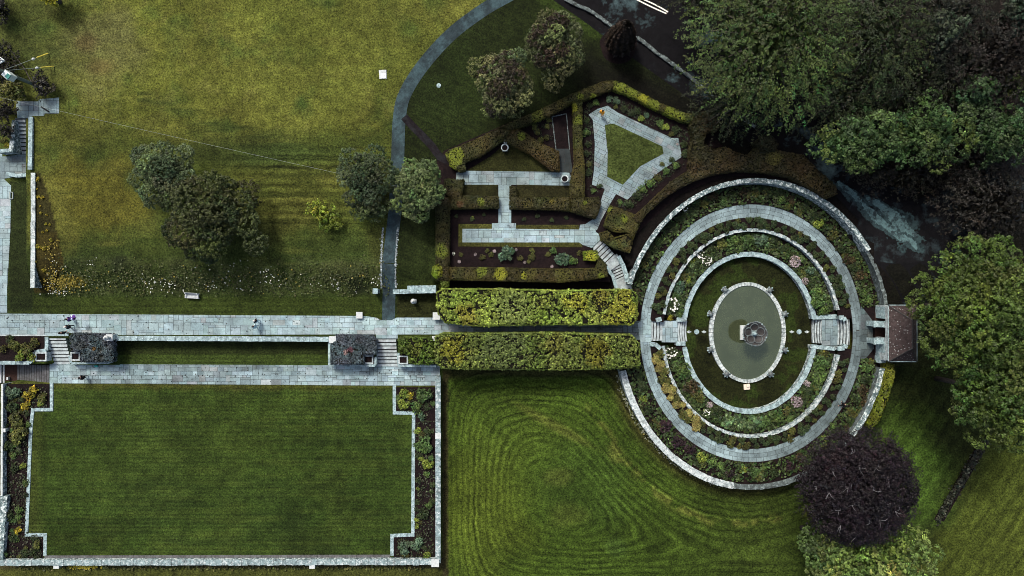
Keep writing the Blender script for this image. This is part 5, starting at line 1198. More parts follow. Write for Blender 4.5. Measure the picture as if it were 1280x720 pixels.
def in_beds(n):
    out = []
    while len(out) < n:
        px, py = rng.uniform(0, 545), rng.uniform(485, 700)
        if inside([(4, 482), (60, 482), (60, 510), (39, 510), (31, 668), (53, 668), (53, 698), (2, 698)], np.array(px), np.array(py)) or inside([(497, 486), (543, 486), (543, 698), (494, 698), (494, 673), (520, 672), (520, 514), (497, 514)], np.array(px), np.array(py)): out.append(G(px, py, -1.28)[:2])
    return out
for i, (x, y) in enumerate(in_beds(60)):
    plant(('deep', 'olive', 'deep', 'green')[i % 4], x, y, -1.3, rng.uniform(.28, .5), 'low leafy filler plant between the named shrubs of the lower lawn borders', name='border_plant', cat='plant', group='filler plants of the lower borders', flat=.7)
Bp = in_beds(900); scatter('border_seedlings', Bp, .12, jitcol((.034, .040, .022), len(Bp), .6), .12, cat_label='low grey green seedlings and leaves dotted over the border soil')
Op = []
for _ in range(5200):
    t = rng.uniform(0, 2 * np.pi); f = rng.uniform(.02, .98); dg = math.degrees(t)
    if dg < 11 or dg > 349 or abs(dg - 180) < 13: continue
    Op.append((*E(139.5 + 22 * f, 161.5 + 24 * f, t)[:2], .08))
for _ in range(5200):
    t = rng.uniform(0, 2 * np.pi); f = rng.uniform(.02, .98); dg = math.degrees(t)
    if dg < 12 or dg > 348 or abs(dg - 180) < 11: continue
    Op.append((*E(87 + 21 * f, 103 + 23 * f, t)[:2], -.72))
Op = np.array(Op); V, F, K = leaf_quads(Op + np.column_stack([np.zeros((len(Op), 2)), rng.uniform(0, .25, len(Op))]), np.tile([0, 0, 1.], (len(Op), 1)) + rng.normal(0, .4, (len(Op), 3)), .20 * rng.uniform(.6, 1.4, len(Op)), jitcol((.028, .046, .0125), len(Op), .5))
tag(link('ground_cover', qmesh('ground_cover', V, F, K), M['leaf']), 'low dark ground cover between the shrubs of the oval beds', 'ground cover', kind='stuff')

# ------------------------------------------------------------------ trees
def tree(name, px, py, rx, ry, zc, h, label, col, lobes=40, clumps=9, per=9, leaf=.20, r0=.28, cols2=None, bark='bark', cat='tree', group=None, **k):
    X, Y, _ = G(px, py, zc); gz = zg(X, Y); f = (H - zc) / H * .1
    V, F, K, LC = crown(rx * f, ry * f, h, lobes, clumps, per + 9, leaf * .62, col, cols2=cols2, **k)
    K = K * np.array((.78, .88, .75)); V = V.copy(); V[:, 2] = np.maximum(V[:, 2] + zc, gz + .05)
    root = empty(name, (X, Y, gz), label, cat, group)
    o = link('crown', qmesh('crown', V, F, K), M['leaf'], root, loc=(0, 0, -gz))
    o = link('trunk', trunk_mesh(gz, LC, zc, r0, 'trunk', nl=14), M[bark], root, loc=(0, 0, -gz))
    return root
tree('willow_tree', 207, 218, 41, 45, 5.0, 3.0, 'grey green willowy tree at the left of the lawn pair', (.060, .074, .036), 56, 10, 11, .15, irregular=.2, cr=.28)
tree('oak_tree', 264, 268, 58, 55, 5.2, 3.4, 'olive green broad tree at the right of the lawn pair', (.052, .060, .019), 75, 9, 9, .20, irregular=.16)
tree('willow_tree', 455, 222, 39, 36, 5.0, 2.8, 'grey green tree left of the drive', (.054, .068, .034), 48, 10, 11, .15, irregular=.2, cr=.28)
tree('willow_tree', 462, 261, 27, 20, 4.0, 2.2, 'small grey green tree below the tree left of the drive', (.060, .076, .034), 26, 9, 10, .16)
tree('maple_tree', 524, 238, 34, 41, 5.2, 3.2, 'mid green dense tree overhanging the drive beside the rose hedge', (.088, .112, .045), 52, 9, 10, .19, irregular=.12)
tree('maple_tree', 497, 222, 9, 10, 3.6, 1.6, 'little green sapling between the two drive trees', (.070, .095, .04), 10, 8, 8, .18)
tree('yellow_shrub', 400, 264, 17, 13, 2.6, 1.2, 'upper yellow green shrub on the lawn', (.155, .160, .020), 16, 8, 8, .19, r0=.1, cat='shrub')
tree('yellow_shrub', 412, 277, 20, 14, 2.5, 1.3, 'lower yellow green shrub on the lawn', (.115, .135, .018), 18, 8, 8, .19, r0=.1, cat='shrub')
tree('whitebeam_tree', 627, 106, 38, 43, 6.2, 3.2, 'pale leaved tree at the left of the pair above the rose garden', (.095, .10, .045), 55, 9, 9, .19, cr=.30, cols2=((.030, .020, .013), .26), irregular=.17)
tree('whitebeam_tree', 692, 58, 36, 46, 6.2, 3.2, 'pale leaved tree at the right of the pair above the rose garden', (.090, .095, .042), 55, 9, 9, .19, cr=.30, cols2=((.030, .020, .013), .28), irregular=.17)
def yew():
    bx, by, _ = G(773, 57, 1.5); root = empty('yew_tree', (bx, by, 1.5), 'dark conical yew standing by the road wall', 'tree')
    P = []; Nn = []; n = 5200; hgt = 7.2
    u = rng.random(n) ** .8; ang = rng.uniform(0, 2 * np.pi, n); prof = 1.95 * np.minimum(1, .55 + u * 2.2) * (1 - u) ** .55; fr = 1 + .10 * np.sin(ang * 13 + u * 9) + rng.normal(0, .05, n)
    P = np.stack([prof * fr * np.cos(ang), prof * fr * np.sin(ang), .2 + u * hgt], 1); Nn = np.stack([np.cos(ang), np.sin(ang), np.full(n, .5)], 1) + rng.normal(0, .35, (n, 3))
    col = np.array((.014, .009, .006)) * np.exp(.5 * np.sin(ang * 13 + u * 9)[:, None] + rng.normal(0, .3, (n, 1)))
    V, F, K = leaf_quads(P, Nn, .20 * rng.uniform(.7, 1.3, n), col, .4)
    V2, F2, K2 = leaf_quads(np.stack([prof * .6 * np.cos(ang), prof * .6 * np.sin(ang), .2 + u * hgt], 1)[:1500], rng.normal(0, 1, (1500, 3)), .4, np.tile((.008, .006, .004), (1500, 1)))
    me = qmesh('crown', np.concatenate([V, V2]), np.concatenate([F, F2 + len(V)]), np.concatenate([K, K2])); link('crown', me, M['leaf'], root, loc=(0, 0, 0))
    mb = MB(); mb.tube([(0, 0, -.2), (0, 0, 3), (0, 0, 6.5)], [.3, .2, .05], 8); link('trunk', mb.mesh('trunk'), M['bark'], root, loc=(0, 0, 0))
    V = [(bx, by, 1.512)] + [(bx + 2.25 * math.cos(t) * (1 + .05 * math.sin(5 * t)), by + 2.25 * math.sin(t), 1.512) for t in np.linspace(0, 2 * np.pi, 40, endpoint=False)]
    tag(link('tree_soil', qmesh('tree_soil', V, [(0, i + 1, (i + 1) % 40 + 1) for i in range(40)]), M['soil']), kind='structure')
yew()
def sprays(a, b, h, zc, n, col, length, leaf, per, amt=.30, radial=1.0, up=-.15, droop=.5, width=.085):
    """leafy twigs laid over a domed crown: strands of small leaves with dark gaps between"""
    D = dirs(n, up); A = np.array([a, b, h]); rad = rng.uniform(.45, 1.0, (n, 1)) ** .5
    O = D * A * rad * np.array([1, 1, 1]); O[:, 2] += zc
    t = np.arctan2(D[:, 1], D[:, 0]) + rng.normal(0, .55 / max(radial, .2), n)
    hd = np.column_stack([np.cos(t), np.sin(t), -droop * rng.uniform(.2, 1.0, n) + .25 * D[:, 2]]); L = length * rng.uniform(.6, 1.25, n)
    tone = np.exp(rng.normal(0, amt, (n, 1))) * np.exp(.32 * vnoise(O[:, 0], O[:, 1], 2.4, 71))[:, None] * jitcol(col, n, .05, .16)
    ki = np.repeat(np.arange(n), per); u = rng.uniform(-.1, 1.0, len(ki)); side = rng.normal(0, 1, len(ki)); nn = np.column_stack([-np.sin(t), np.cos(t)])
    wd = width * (1.25 - .8 * np.clip(u, 0, 1)) * L[ki]
    P = O[ki] + hd[ki] * (u * L[ki])[:, None]; P[:, :2] += nn[ki] * (side * wd)[:, None]; P[:, 2] -= .30 * (u * u) * L[ki] * droop + np.abs(side) * wd * .5
    N_ = np.column_stack([hd[ki][:, :2] * .35, np.ones(len(ki))]) + rng.normal(0, .42, (len(ki), 3))
    V, F, K = leaf_quads(P, N_, leaf * rng.uniform(.6, 1.3, len(ki)), tone[ki] * np.exp(rng.normal(0, .28, (len(ki), 1))) , .42)
    m = len(ki) // 5; q = dirs(m, -.7) * A * .72 * rng.random((m, 1)) ** .5; q[:, 2] += zc - .4
    V2, F2, K2 = leaf_quads(q, rng.normal(0, 1, (m, 3)), leaf * 2.2, jitcol(np.asarray(col) * .8, m, .2))
    return np.concatenate([V, V2]), np.concatenate([F, F2 + len(V)]), np.concatenate([K, K2])
def drooping(name, px, py, rx, ry, zc, h, label, col, nb=120, per=34, leaf=.17, r0=.5, length=1.7):
    X, Y, _ = G(px, py, zc); gz = zg(X, Y); f = (H - zc) / H * .1; a, b = rx * f, ry * f
    root = empty(name, (X, Y, gz), label, 'tree'); tr = MB()
    tr.tube([(0, 0, -.2), (0, 0, (zc - gz) * .6), (0, 0, zc - gz - h * .1)], [r0 * 1.3, r0, r0 * .3], 9)
    for i in range(16):
        t = 2 * math.pi * i * .618; L = rng.uniform(.5, .85)
        tr.tube([(0, 0, (zc - gz) * .62), (a * L * .4 * math.cos(t), b * L * .4 * math.sin(t), zc - gz + h * .1), (a * L * math.cos(t), b * L * math.sin(t), zc - gz - h * .05)], [r0 * .35, r0 * .2, .03], 5)
    V, F, K = sprays(a, b, h, zc - gz, int(a * b * 9.5), col, length, leaf * .78, 24)
    K = K * (np.array((.80, .85, .75)) if col[1] > .055 else np.array((.66, .66, .60))); V[:, 2] = np.maximum(V[:, 2], .05)
    link('crown', qmesh('crown', V, F, K), M['leaf'], root, loc=(0, 0, 0)); link('trunk', tr.mesh('trunk', True), M['bark'], root, loc=(0, 0, 0))
    return root
drooping('beech_tree', 962, 50, 103, 102, 11, 5.0, 'large green tree with radiating boughs beside the road', (.040, .061, .0165), 150, 48, .17)
drooping('beech_tree', 1095, 45, 62, 75, 10.5, 4.5, 'darker tree with fanned twigs right of the large green tree', (.025, .039, .013), 100, 40, .15)
drooping('conifer_tree', 1045, 118, 70, 50, 8, 3.5, 'dark feathery tree below the large green tree', (.018, .028, .010), 90, 36, .15)
drooping('conifer_tree', 922, 126, 58, 44, 6, 3.0, 'dark tree edge hanging over the road wall', (.019, .029, .009), 60, 32, .15)
drooping('maple_tree', 1180, 25, 55, 55, 10, 4, 'sombre dark leaved tree at the top right', (.0125, .0150, .0085), 70, 32, .17)
drooping('maple_tree', 1245, 70, 60, 60, 9.5, 4, 'reddish brown tree in the top right corner', (.014, .0105, .0075), 70, 32, .17)
tree('chestnut_tree', 1180, 38, 26, 22, 11.5, 2, 'small grey green tree top between the brown trees', (.040, .052, .034), 20, 7, 7, .22)
tree('chestnut_tree', 1272, 15, 26, 26, 11, 3, 'bluish green tree cut by the top right corner', (.030, .042, .03), 22, 7, 7, .24)
BLG = (.038, .064, .022)
tree('chestnut_tree', 1072, 182, 62, 42, 8.0, 3.5, 'bluish green tree with rosette leaves above the road bend', BLG, 60, 8, 8, .24, cr=.46, cols2=((.055, .085, .022), .3), irregular=.2)
tree('chestnut_tree', 1160, 168, 52, 46, 8.5, 3.5, 'bright rosette leaved tree right of the bluish one', (.042, .070, .022), 55, 8, 8, .24, cr=.46, cols2=((.065, .090, .022), .25), irregular=.22)
tree('chestnut_tree', 1215, 120, 28, 32, 8.5, 3, 'small bluish tree in the dark gap of the wood', (.028, .048, .020), 26, 7, 8, .24, irregular=.25)
tree('chestnut_tree', 1255, 165, 46, 40, 8.5, 3.5, 'rosette leaved tree at the right picture edge', (.034, .060, .022), 46, 8, 8, .25, cr=.46, irregular=.22)
tree('chestnut_tree', 1268, 108, 22, 22, 8, 2.5, 'small light green tree at the right edge above the rosette tree', (.060, .085, .022), 18, 7, 8, .24)
drooping('conifer_tree', 888, -22, 62, 48, 10, 4, 'added dark tree at the top edge, darkening the road', (.020, .029, .010), 60, 30, .15)  # tree added to cover and darken this stretch of road
drooping('conifer_tree', 1128, 108, 48, 52, 8, 3.5, 'dark olive feathery tree in the middle of the wood', (.019, .028, .010), 60, 30, .15)
drooping('conifer_tree', 1196, 92, 42, 44, 8, 3, 'shadowy tree in the gap between the brown trees and the rosette trees', (.012, .015, .0075), 60, 30, .15)
drooping('conifer_tree', 1215, 205, 60, 34, 5, 2.5, 'very dark tree under the rosette tree at the right edge', (.010, .009, .006), 60, 30, .15)
drooping('conifer_tree', 1240, 258, 65, 50, 6, 3, 'very dark feathery tree at the right edge', (.010, .0085, .005), 80, 32, .17)
drooping('conifer_tree', 1130, 215, 60, 25, 5, 2.2, 'dark low tree under the bright rosette tree', (.016, .015, .008), 50, 26, .19)
GB = (.046, .065, .0140)
tree('lime_tree', 1226, 385, 84, 92, 11, 5.5, 'huge bright green tree at the right edge beside the pavilion', GB, 150, 9, 9, .23, cr=.42, irregular=.1, lobe_r=(.13, .2))
tree('lime_tree', 1250, 490, 66, 75, 10, 5.0, 'bright green tree below the huge one at the right edge', (.042, .060, .0132), 100, 9, 9, .23, cr=.42, irregular=.1, lobe_r=(.15, .22))
def copper():
    zc = 8.5; X, Y, _ = G(1070, 608, zc); gz0 = zg(X, Y); f = (H - zc) / H * .1
    root = empty('copper_beech', (X, Y, gz0), 'dark purple copper beech south-east of the oval garden', 'tree')
    V, F, K = sprays(74 * f, 72 * f, 4.5, zc - gz0, 1900, (.0100, .0060, .0088), .95, .10, 24, amt=.42, radial=.28, droop=.3, width=.13)
    V2, F2, K2, LC = crown(72 * f, 70 * f, 4.2, 60, 9, 18, .10, (.0090, .0056, .0078), lobe_r=(.15, .25), core=.5, irregular=.06, lobe_amt=.3)
    V2 = V2 + np.array([0, 0, zc - gz0]); V = np.concatenate([V, V2]); F = np.concatenate([F, F2 + len(V) - len(V2)]); K = np.concatenate([K, K2]); V[:, 2] = np.maximum(V[:, 2], .05)
    link('crown', qmesh('crown', V, F, K), M['leaf'], root, loc=(0, 0, 0)); link('trunk', trunk_mesh(0, LC, zc - gz0, .45, 'trunk', nl=14), M['bark'], root, loc=(0, 0, 0))
    gz = root.location.z
    for px, py in ((1075, 585), (1095, 585), (1027, 612), (1040, 618), (1087, 655), (1076, 675), (1068, 570), (1100, 628), (1120, 640), (1050, 640), (1060, 610), (1045, 590), (1110, 600), (1090, 612), (1065, 632), (1100, 650), (1055, 660)):
        X, Y, _ = G(px, py, 12.2); x, y = X - root.location.x, Y - root.location.y; zt = 8.5 + 4.5 * math.sqrt(max(.05, 1 - (x / 7) ** 2 - (y / 7) ** 2)) - gz - .12
        tw = MB()
        for _ in range(3):
            t = rng.uniform(0, 6.28); l = rng.uniform(.35, .9); tw.tube([(x, y, zt - .35), (x + l * .5 * math.cos(t), y + l * .5 * math.sin(t), zt), (x + l * math.cos(t + .3), y + l * math.sin(t + .3), zt + .05)], [.020, .014, .006], 5)
        link('branch_tip', tw.mesh('branch_tip'), M['barkp'], root, loc=(0, 0, 0))
copper()
tree('sycamore_tree', 1092, 694, 80, 46, 5.5, 3.6, 'light green tree below the copper beech at the bottom', (.095, .130, .034), 85, 9, 8, .23, cr=.42, clump_amt=.38, cols2=((.20, .215, .065), .20), lobe_r=(.16, .26), irregular=.12)
tree('sycamore_tree', 1030, 682, 36, 34, 4.5, 2.5, 'small green tree at the left foot of the copper beech', (.075, .112, .036), 36, 8, 8, .22, irregular=.15)
tree('golden_tree', 58, -8, 24, 16, 4, 2, 'golden yellow tree cut by the top left edge', (.30, .25, .02), 24, 8, 8, .2)
# left edge shrubs
tree('olive_bush', 19, 115, 18, 16, 3.2, 1.4, 'olive yellow round bush below the utility pole', (.085, .08, .022), 18, 8, 8, .2, r0=.1, cat='bush')
tree('dark_bush', 54, 106, 15, 19, 2.8, 1.2, 'dark twiggy bush at the top of the left stair', (.016, .012, .013), 20, 8, 8, .15, r0=.1, cat='bush', cols2=((.06, .055, .06), .15))
tree('dark_bush', 6, 138, 16, 16, 2.8, 1.2, 'dark bush west of the left stair head', (.015, .012, .012), 18, 8, 8, .15, r0=.1, cat='bush')
tree('dark_bush', 8, 162, 11, 14, 2.6, 1.0, 'dark bush west of the left stair', (.015, .012, .012), 14, 8, 8, .15, r0=.1, cat='bush')
tree('dark_bush', 4, 84, 20, 34, 2.8, 1.2, 'dark hedge bush behind the utility pole', (.015, .013, .009), 26, 8, 8, .16, r0=.1, cat='bush')
tree('dark_bush', 0, 12, 18, 20, 3, 1.5, 'shadowy bush in the top left corner', (.012, .011, .010), 18, 8, 8, .18, r0=.1, cat='bush')
pl('yellow', 9, 182, 4, .2, 'yellow leaved plant by the stair foot wall'); pl('olive', 5, 176, 5, .2, 'olive plant beside the stair foot wall')
# road wall
wall('road_wall', [G(x, y, 1.9) for x, y in ((706, -2), (722, 6), (740, 14), (758, 27), (768, 36), (785, 42), (802, 50), (822, 66), (842, 80), (868, 100), (895, 122), (925, 145), (945, 158))], .26, 1.4, 1.85, 'long low rubble wall between the dark lawn and the road', M['walld'], M['walld'], seg=.5, jit=.09)
# overgrown ditch at the lower right
dp = []; dn = []
for s in np.linspace(0, 1, 900):
    x = 1232 + (1172 - 1232) * s + rng.normal(0, 2.4); y = 548 + (650 - 548) * s + rng.normal(0, 2.4); dp.append((*G(x, y, -1.9)[:2], -1.95 + rng.uniform(0, .35)))
dp = np.array(dp); V, F, K = leaf_quads(dp, np.tile([0, 0, 1.], (len(dp), 1)) + rng.normal(0, .5, (len(dp), 3)), .22 * rng.uniform(.6, 1.3, len(dp)), np.where((rng.random(len(dp)) < .06)[:, None], np.tile((.12, .13, .09), (len(dp), 1)), jitcol((.016, .018, .010), len(dp), .5)))
tag(link('ditch_growth', qmesh('ditch_growth', V, F, K), M['leaf']), 'dark rank growth filling the ditch between the two east lawns', 'ditch', kind='stuff')
sheet('ditch', [(1227, 546), (1238, 550), (1180, 652), (1168, 648)], -1.99, M['soil'])

# ------------------------------------------------------------------ small things
def bench():
    X, Y, z = G(240, 370, .5); gz = zg(X, Y); r = empty('garden_bench', (X, Y, gz), 'white garden bench on the grass below the flower bank', 'bench', rz=R(-3))
    m = MB()
    for k in range(4): m.box(0, .22 - k * .15, .42, 1.7, .13, .05)
    link('seat', m.mesh('seat'), M['white'], r, loc=(0, 0, 0)); m = MB()
    for k in range(3): m.box(-.05, .32 + .03 * k, .52 + k * .15, 1.6, .04, .11)
    link('backrest', m.mesh('backrest'), M['white'], r, loc=(0, 0, 0))
    for sx in (-1, 1):
        for sy in (-.25, .30):
            m = MB(); m.box(.74 * sx, sy, 0, .09, .09, .44 if sy < 0 else .95); link('leg', m.mesh('leg'), M['white'], r, loc=(0, 0, 0))
        m = MB(); m.box(.76 * sx, 0, .62, .1, .6, .05); link('armrest', m.mesh('armrest'), M['white'], r, loc=(0, 0, 0))
bench()
def cover():
    X, Y, _ = G(478.5, 93, 1.6); r = empty('utility_cover', (X, Y, 1.5), 'white square slab with an inset panel on the open lawn', 'cover', rz=R(4)); m = MB()
    m.box(0, 0, -.05, .9, 1.08, .17, 0, .02); link('slab', m.mesh('slab'), M['white'], r, loc=(0, 0, 0))
    m = MB(); m.box(.12, -.16, .12, .55, .58, .05); link('panel', m.mesh('panel'), M['metal'], r, loc=(0, 0, 0))
    m = MB(); m.box(.12, .15, .12, .56, .04, .02); m.box(.16, -.2, .17, .09, .09, .02); link('slot', m.mesh('slot'), M['black'], r, loc=(0, 0, 0))
cover()
X, Y, _ = G(548.5, 107, 1.5); m = MB(); m.lathe(X, Y, [(.28, 1.45), (.28, 1.56), (.2, 1.6), (.08, 1.6)], 16); tag(m.build('stone_marker', M['wallc']), 'small pale round marker stone in the dark lawn beside the drive', 'marker')
def urn(px, py, label, big=True):
    X, Y, _ = G(px, py, 2.3); r = empty('stone_urn', (X, Y, 1.5), label, 'urn'); m = MB()
    m.box(X, Y, 1.5, .62, .62, .22); m.lathe(X, Y, [(.22, 1.72), (.14, 1.85), (.16, 1.95), (.36, 2.1), (.46, 2.3), (.47, 2.36), (.36, 2.36), (.33, 2.2)], 20); m.build('bowl', M['wallw'], r, True)
    m = MB(); m.lathe(X, Y, [(.35, 2.15), (.34, 2.24)], 16); m.build('earth', M['soil'], r)
    return r
urn(631, 184.5, 'white open urn on the small triangular lawn of the rose garden'); urn(706, 223.5, 'white round urn at the east end of the upper rose path')
X, Y, _ = G(632, 177.5, 2.0); m = MB(); m.lathe(X, Y, [(.2, 1.5), (.16, 1.7), (.14, 2.0), (.24, 2.15), (.26, 2.3), (.15, 2.45), (.03, 2.5)], 14); tag(m.build('stone_ball', M['white'], smooth=True), 'small white ball post just behind the white open urn', 'ornament')
def pole():
    bx, by, _ = G(49, 108.5, 1.5); r = empty('utility_pole', (bx, by, 1.5), 'leaning view of a timber utility pole with transformer at top left', 'pole'); top = 9.6
    m = MB(); m.tube([(bx - .16, by, 1.4), (bx - .16, by, top)], [.15, .11], 10); m.tube([(bx + .16, by, 1.4), (bx + .16, by, top)], [.15, .11], 10); m.build('pole', M['creo'], r)
    m = MB(); m.tube([(bx - 1.3, by - .75, top - .2), (bx + 1.3, by + .75, top - .2)], .09, 6); m.build('crossarm', M['metal'], r)
    m = MB(); m.tube([(bx + 1.3, by + .75, top - .2), (bx + .2, by + 1.55, top + .0)], .05, 6); m.build('bracket', M['metal'], r)
    for s in (-1, 0, 1):
        m = MB(); m.lathe(bx + 1.2 * s, by + .7 * s, [(.08, top - .15), (.12, top - .02), (.06, top + .05), (.11, top + .15), (.03, top + .25)], 8); m.build('insulator', M['white'], r)
    m = MB(); m.box(bx + .55, by - .45, top - 2.6, .85, .75, 1.1, R(-40)); t_ = m.build('transformer', M['metal'], r)
    m = MB(); m.box(bx + .8, by - .66, top - 1.52, .45, .5, .14, R(-40)); link('lid', m.mesh('lid'), M['green'], t_, loc=(0, 0, 0))
    for ax, ay in ((61, 66.5), (68, 83)):
        X, Y, _ = G(ax, ay, 1.5); a = Vector((X, Y, 1.5)); b = Vector((bx, by, top - 1.6))
        m = MB(); m.tube([a, b], .022, 5); g = m.build('guy_wire', M['wire'], r)
        m = MB(); m.tube([a.lerp(b, .015), a.lerp(b, .27)], .075, 7); link('guard', m.mesh('guard'), M['yellow'], g, loc=(0, 0, 0))
        m = MB(); c_ = a.lerp(b, .345); d_ = (b - a).normalized(); m.tube([c_ - d_ * .2, c_, c_ + d_ * .2], [.1, .17, .1], 8); link('insulator', m.mesh('insulator'), M['white'], g, loc=(0, 0, 0))
pole()
m = MB(); a = Vector(G(-60, 108, 7.5)); b = Vector(G(520, 238, 6.0)); m.tube([a.lerp(b, s) - Vector((0, 0, 3.0 * s * (1 - s))) for s in np.linspace(0, 1, 24)], .007, 5)
tag(m.build('overhead_cable', M['wire']), 'thin pale overhead cable crossing the north lawn', 'cable')
m = MB(); m.tube([G(8, 55, 2), G(32, 88, 2.2), G(44, 112, 2)], .06, 6); tag(m.build('fence_rail', M['bark']), 'dark rail running beside the hedge bush at the pole', 'rail')

# people, one continuous skinned body each
def person(px, py, face, label, coat, legs, hair='hair', z=0.0, stride=.25, arms=0.0, prop=None, sit=False, grow=1.22):
    """(px, py) is where the feet stand"""
    X, Y, _ = G(px, py, z); r = empty('person', (X, Y, z), label, 'person', rz=face); f = 1.0
    s = stride / 2
    J = dict(pel=(0, 0, .95), sp=(0, 0, 1.15), ch=(.02, 0, 1.36), nk=(.02, 0, 1.5), hd=(.04, 0, 1.62), ht=(.04, 0, 1.72),
             hl=(0, .1, .9), kl=(s * .6 + .03, .1, .5), al=(s, .1, .09), fl=(s + .17, .11, .04), hr=(0, -.1, .9), kr=(-s * .3 + .03, -.1, .5), ar=(-s, -.1, .09), fr=(-s + .17, -.11, .04),
             sl=(.01, .19, 1.42), el=(-.08 + arms, .26, 1.14), wl=(.06 + arms * 2, .24, .92), dl=(.10 + arms * 2, .235, .82), sr=(.01, -.19, 1.42), er=(.04, -.26, 1.14), wr=(.16, -.24, .93), dr=(.20, -.235, .83))
    rad = dict(pel=.155, sp=.145, ch=.16, nk=.06, hd=.095, ht=.085, hl=.1, kl=.07, al=.045, fl=.04, hr=.1, kr=.07, ar=.045, fr=.04, sl=.075, el=.05, wl=.036, dl=.035, sr=.075, er=.05, wr=.036, dr=.035)
    Ed = [('pel', 'sp'), ('sp', 'ch'), ('ch', 'nk'), ('nk', 'hd'), ('hd', 'ht'), ('pel', 'hl'), ('hl', 'kl'), ('kl', 'al'), ('al', 'fl'), ('pel', 'hr'), ('hr', 'kr'), ('kr', 'ar'), ('ar', 'fr'), ('ch', 'sl'), ('sl', 'el'), ('el', 'wl'), ('wl', 'dl'), ('ch', 'sr'), ('sr', 'er'), ('er', 'wr'), ('wr', 'dr')]
    def skin(name, keys, edges, mat, grow=1.0, sub=1):
        keys = list(keys); me = bpy.data.meshes.new(name); me.from_pydata([J[k] for k in keys], [(keys.index(a), keys.index(b)) for a, b in edges], [])
        o = link(name, me, mat, r, loc=(0, 0, 0)); md = o.modifiers.new('skin', 'SKIN'); md.use_smooth_shade = True
        for i, k in enumerate(keys):
            v = me.skin_vertices[0].data[i]; v.radius = (rad[k] * grow, rad[k] * grow); v.use_root = (i == 0)
        o.modifiers.new('sub', 'SUBSURF').levels = sub; o.modifiers['sub'].render_levels = sub
    skin('body', J.keys(), Ed, M['skin'])
    ek = ['ch', 'sp', 'pel', 'sl', 'el', 'wl', 'sr', 'er', 'wr']; skin('jacket', ek, [e for e in Ed if e[0] in ek and e[1] in ek], coat, grow)
    lk = ['pel', 'hl', 'kl', 'al', 'hr', 'kr', 'ar']; skin('trousers', lk, [e for e in Ed if e[0] in lk and e[1] in lk], legs, 1.2)
    m = MB(); m.lathe(.025, 0, [(.115, 1.60), (.125, 1.68), (.118, 1.76), (.08, 1.815), (.02, 1.83)], 14); link('hair', m.mesh('hair', True), M[hair], r, loc=(0, 0, 0))
    for sx in (.05, -.05):
        m = MB(); m.tube([(.11, sx * .7, 1.665), (.135, sx * .7, 1.665)], [.016, .012], 6); link('eye', m.mesh('eye'), M['black'], r, loc=(0, 0, 0))
    m = MB(); m.tube([(.12, 0, 1.65), (.155, 0, 1.62), (.13, 0, 1.61)], [.012, .02, .012], 6); link('nose', m.mesh('nose'), M['skin'], r, loc=(0, 0, 0))
    if prop: prop(r)
    return r
def umbrella(px, py):
    X, Y, _ = G(px, py, 2.1); r = empty('umbrella', (X, Y, 1.2), 'purple and white umbrella held over the path at left', 'umbrella')
    m = MB(); m.tube([(X, Y, 1.2), (X, Y, 2.25)], .012, 6); m.build('shaft', M['black'], r)
    for k, mt in ((0, 'purple'), (1, 'purple'), (2, 'paleblue'), (3, 'purple'), (4, 'purple'), (5, 'paleblue'), (6, 'purple'), (7, 'black')):
        t0, t1 = 2 * math.pi * k / 8, 2 * math.pi * (k + 1) / 8; v = [(X, Y, 2.2)]
        for rr, zz in ((.22, 2.16), (.38, 2.02)): v += [(X + rr * math.cos(t), Y + rr * math.sin(t), zz) for t in (t0, t1)]
        me = bpy.data.meshes.new('panel'); me.from_pydata(v, [], [(0, 1, 2), (1, 3, 4, 2)]); o = link('panel', me, M[mt], r); sd = o.modifiers.new('t', 'SOLIDIFY'); sd.thickness = .01
Zp = .03
person(93, 398.5, R(180), 'person walking under the purple and white umbrella on the terrace path', M['purple'], M['navy'], z=Zp); umbrella(90.5, 397)
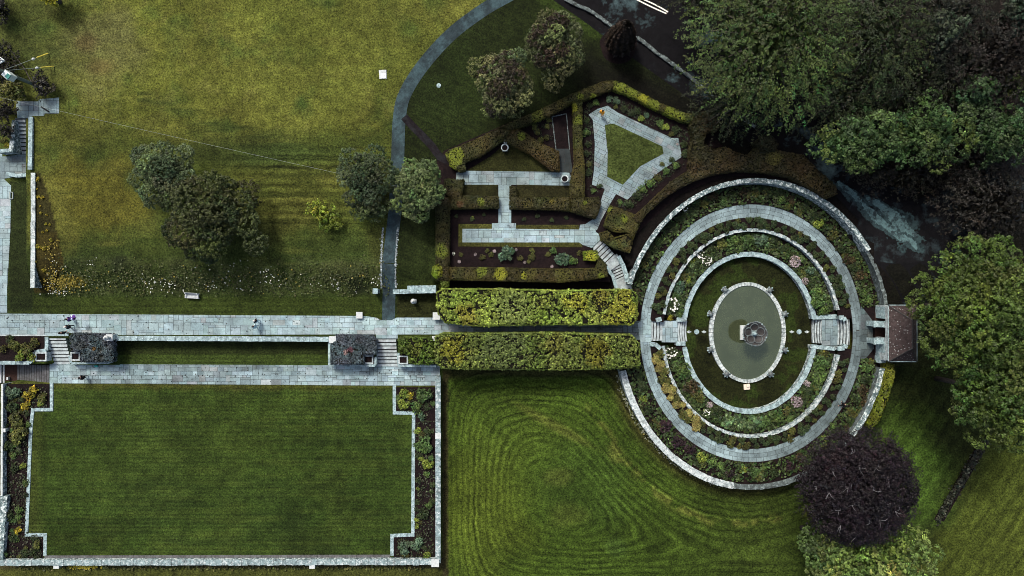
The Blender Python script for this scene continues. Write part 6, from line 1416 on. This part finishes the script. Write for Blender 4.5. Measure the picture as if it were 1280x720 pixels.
person(91.5, 408, R(200), 'grey haired person in dark clothes walking below the umbrella', M['navy'], M['black'], 'grey_hair', z=Zp, stride=.4)
person(84.5, 415.5, R(90), 'person in black standing above the left steps', M['black'], M['black'], z=Zp)
person(109, 470.5, R(180), 'person in black walking on the lower path', M['black'], M['black'], z=-1.27)
person(323.5, 400.5, R(150), 'person in black jacket with a pale bag half way along the terrace path', M['black'], M['paleblue'], 'grey_hair', z=Zp)
person(322, 407.5, R(150), 'person in pale blue walking beside the one in black', M['paleblue'], M['paleblue'], z=Zp)
person(1050.5, 504, R(215), 'person in black striding along the shaded south-east of the oval path', M['black'], M['black'], z=Zp, stride=.6, arms=.2)
person(1047, 531.5 - 2, R(215), 'person in pale blue near the copper beech on the oval path', M['paleblue'], M['black'], z=Zp) if False else None
person(751.5, 142.5, R(240), 'person in bright orange jacket at the north corner of the triangular path', M['orange'], M['orange'], z=ZR + .04, stride=.3, arms=.14, grow=1.6)
X, Y, _ = G(120.5, 457.5, -1.2); m = MB(); m.lathe(X, Y, [(.12, -1.28), (.17, -1.2), (.15, -1.05), (.06, -.98)], 10, 1.4, .9); m.tube([(X - .12, Y, -1.0), (X, Y, -.85), (X + .12, Y, -1.0)], .02, 5); tag(m.build('teal_bag', M['tealc']), 'small teal bag left against the kerb of the bluish bed', 'bag')
X, Y, _ = G(10.5, 473, -2.4); m = MB(); m.box(X, Y, -2.6, .2, .35, .45, 0, .03); tag(m.build('white_bag', M['white']), 'small white bag at the foot of the dark stair', 'bag')
X, Y, _ = G(12, 244, .4); m = MB()
for dx, dy, a, b in ((0, .42, .42, .06), (0, -.42, .42, .06), (.2, 0, .06, .9), (-.2, 0, .06, .9)): m.box(X + dx, Y + dy, .02, a, b, .12)
tag(m.build('metal_frame', M['wire']), 'small rectangular metal frame at the edge of the left walk', 'frame')
X, Y, _ = G(56.5, 136.5, 1.6); m = MB(); m.tube([(X - .5, Y + .3, 1.62), (X + .45, Y - .3, 1.62)], .09, 7); tag(m.build('dark_log', M['black']), 'short dark rail lying on the stair head paving', 'rail')
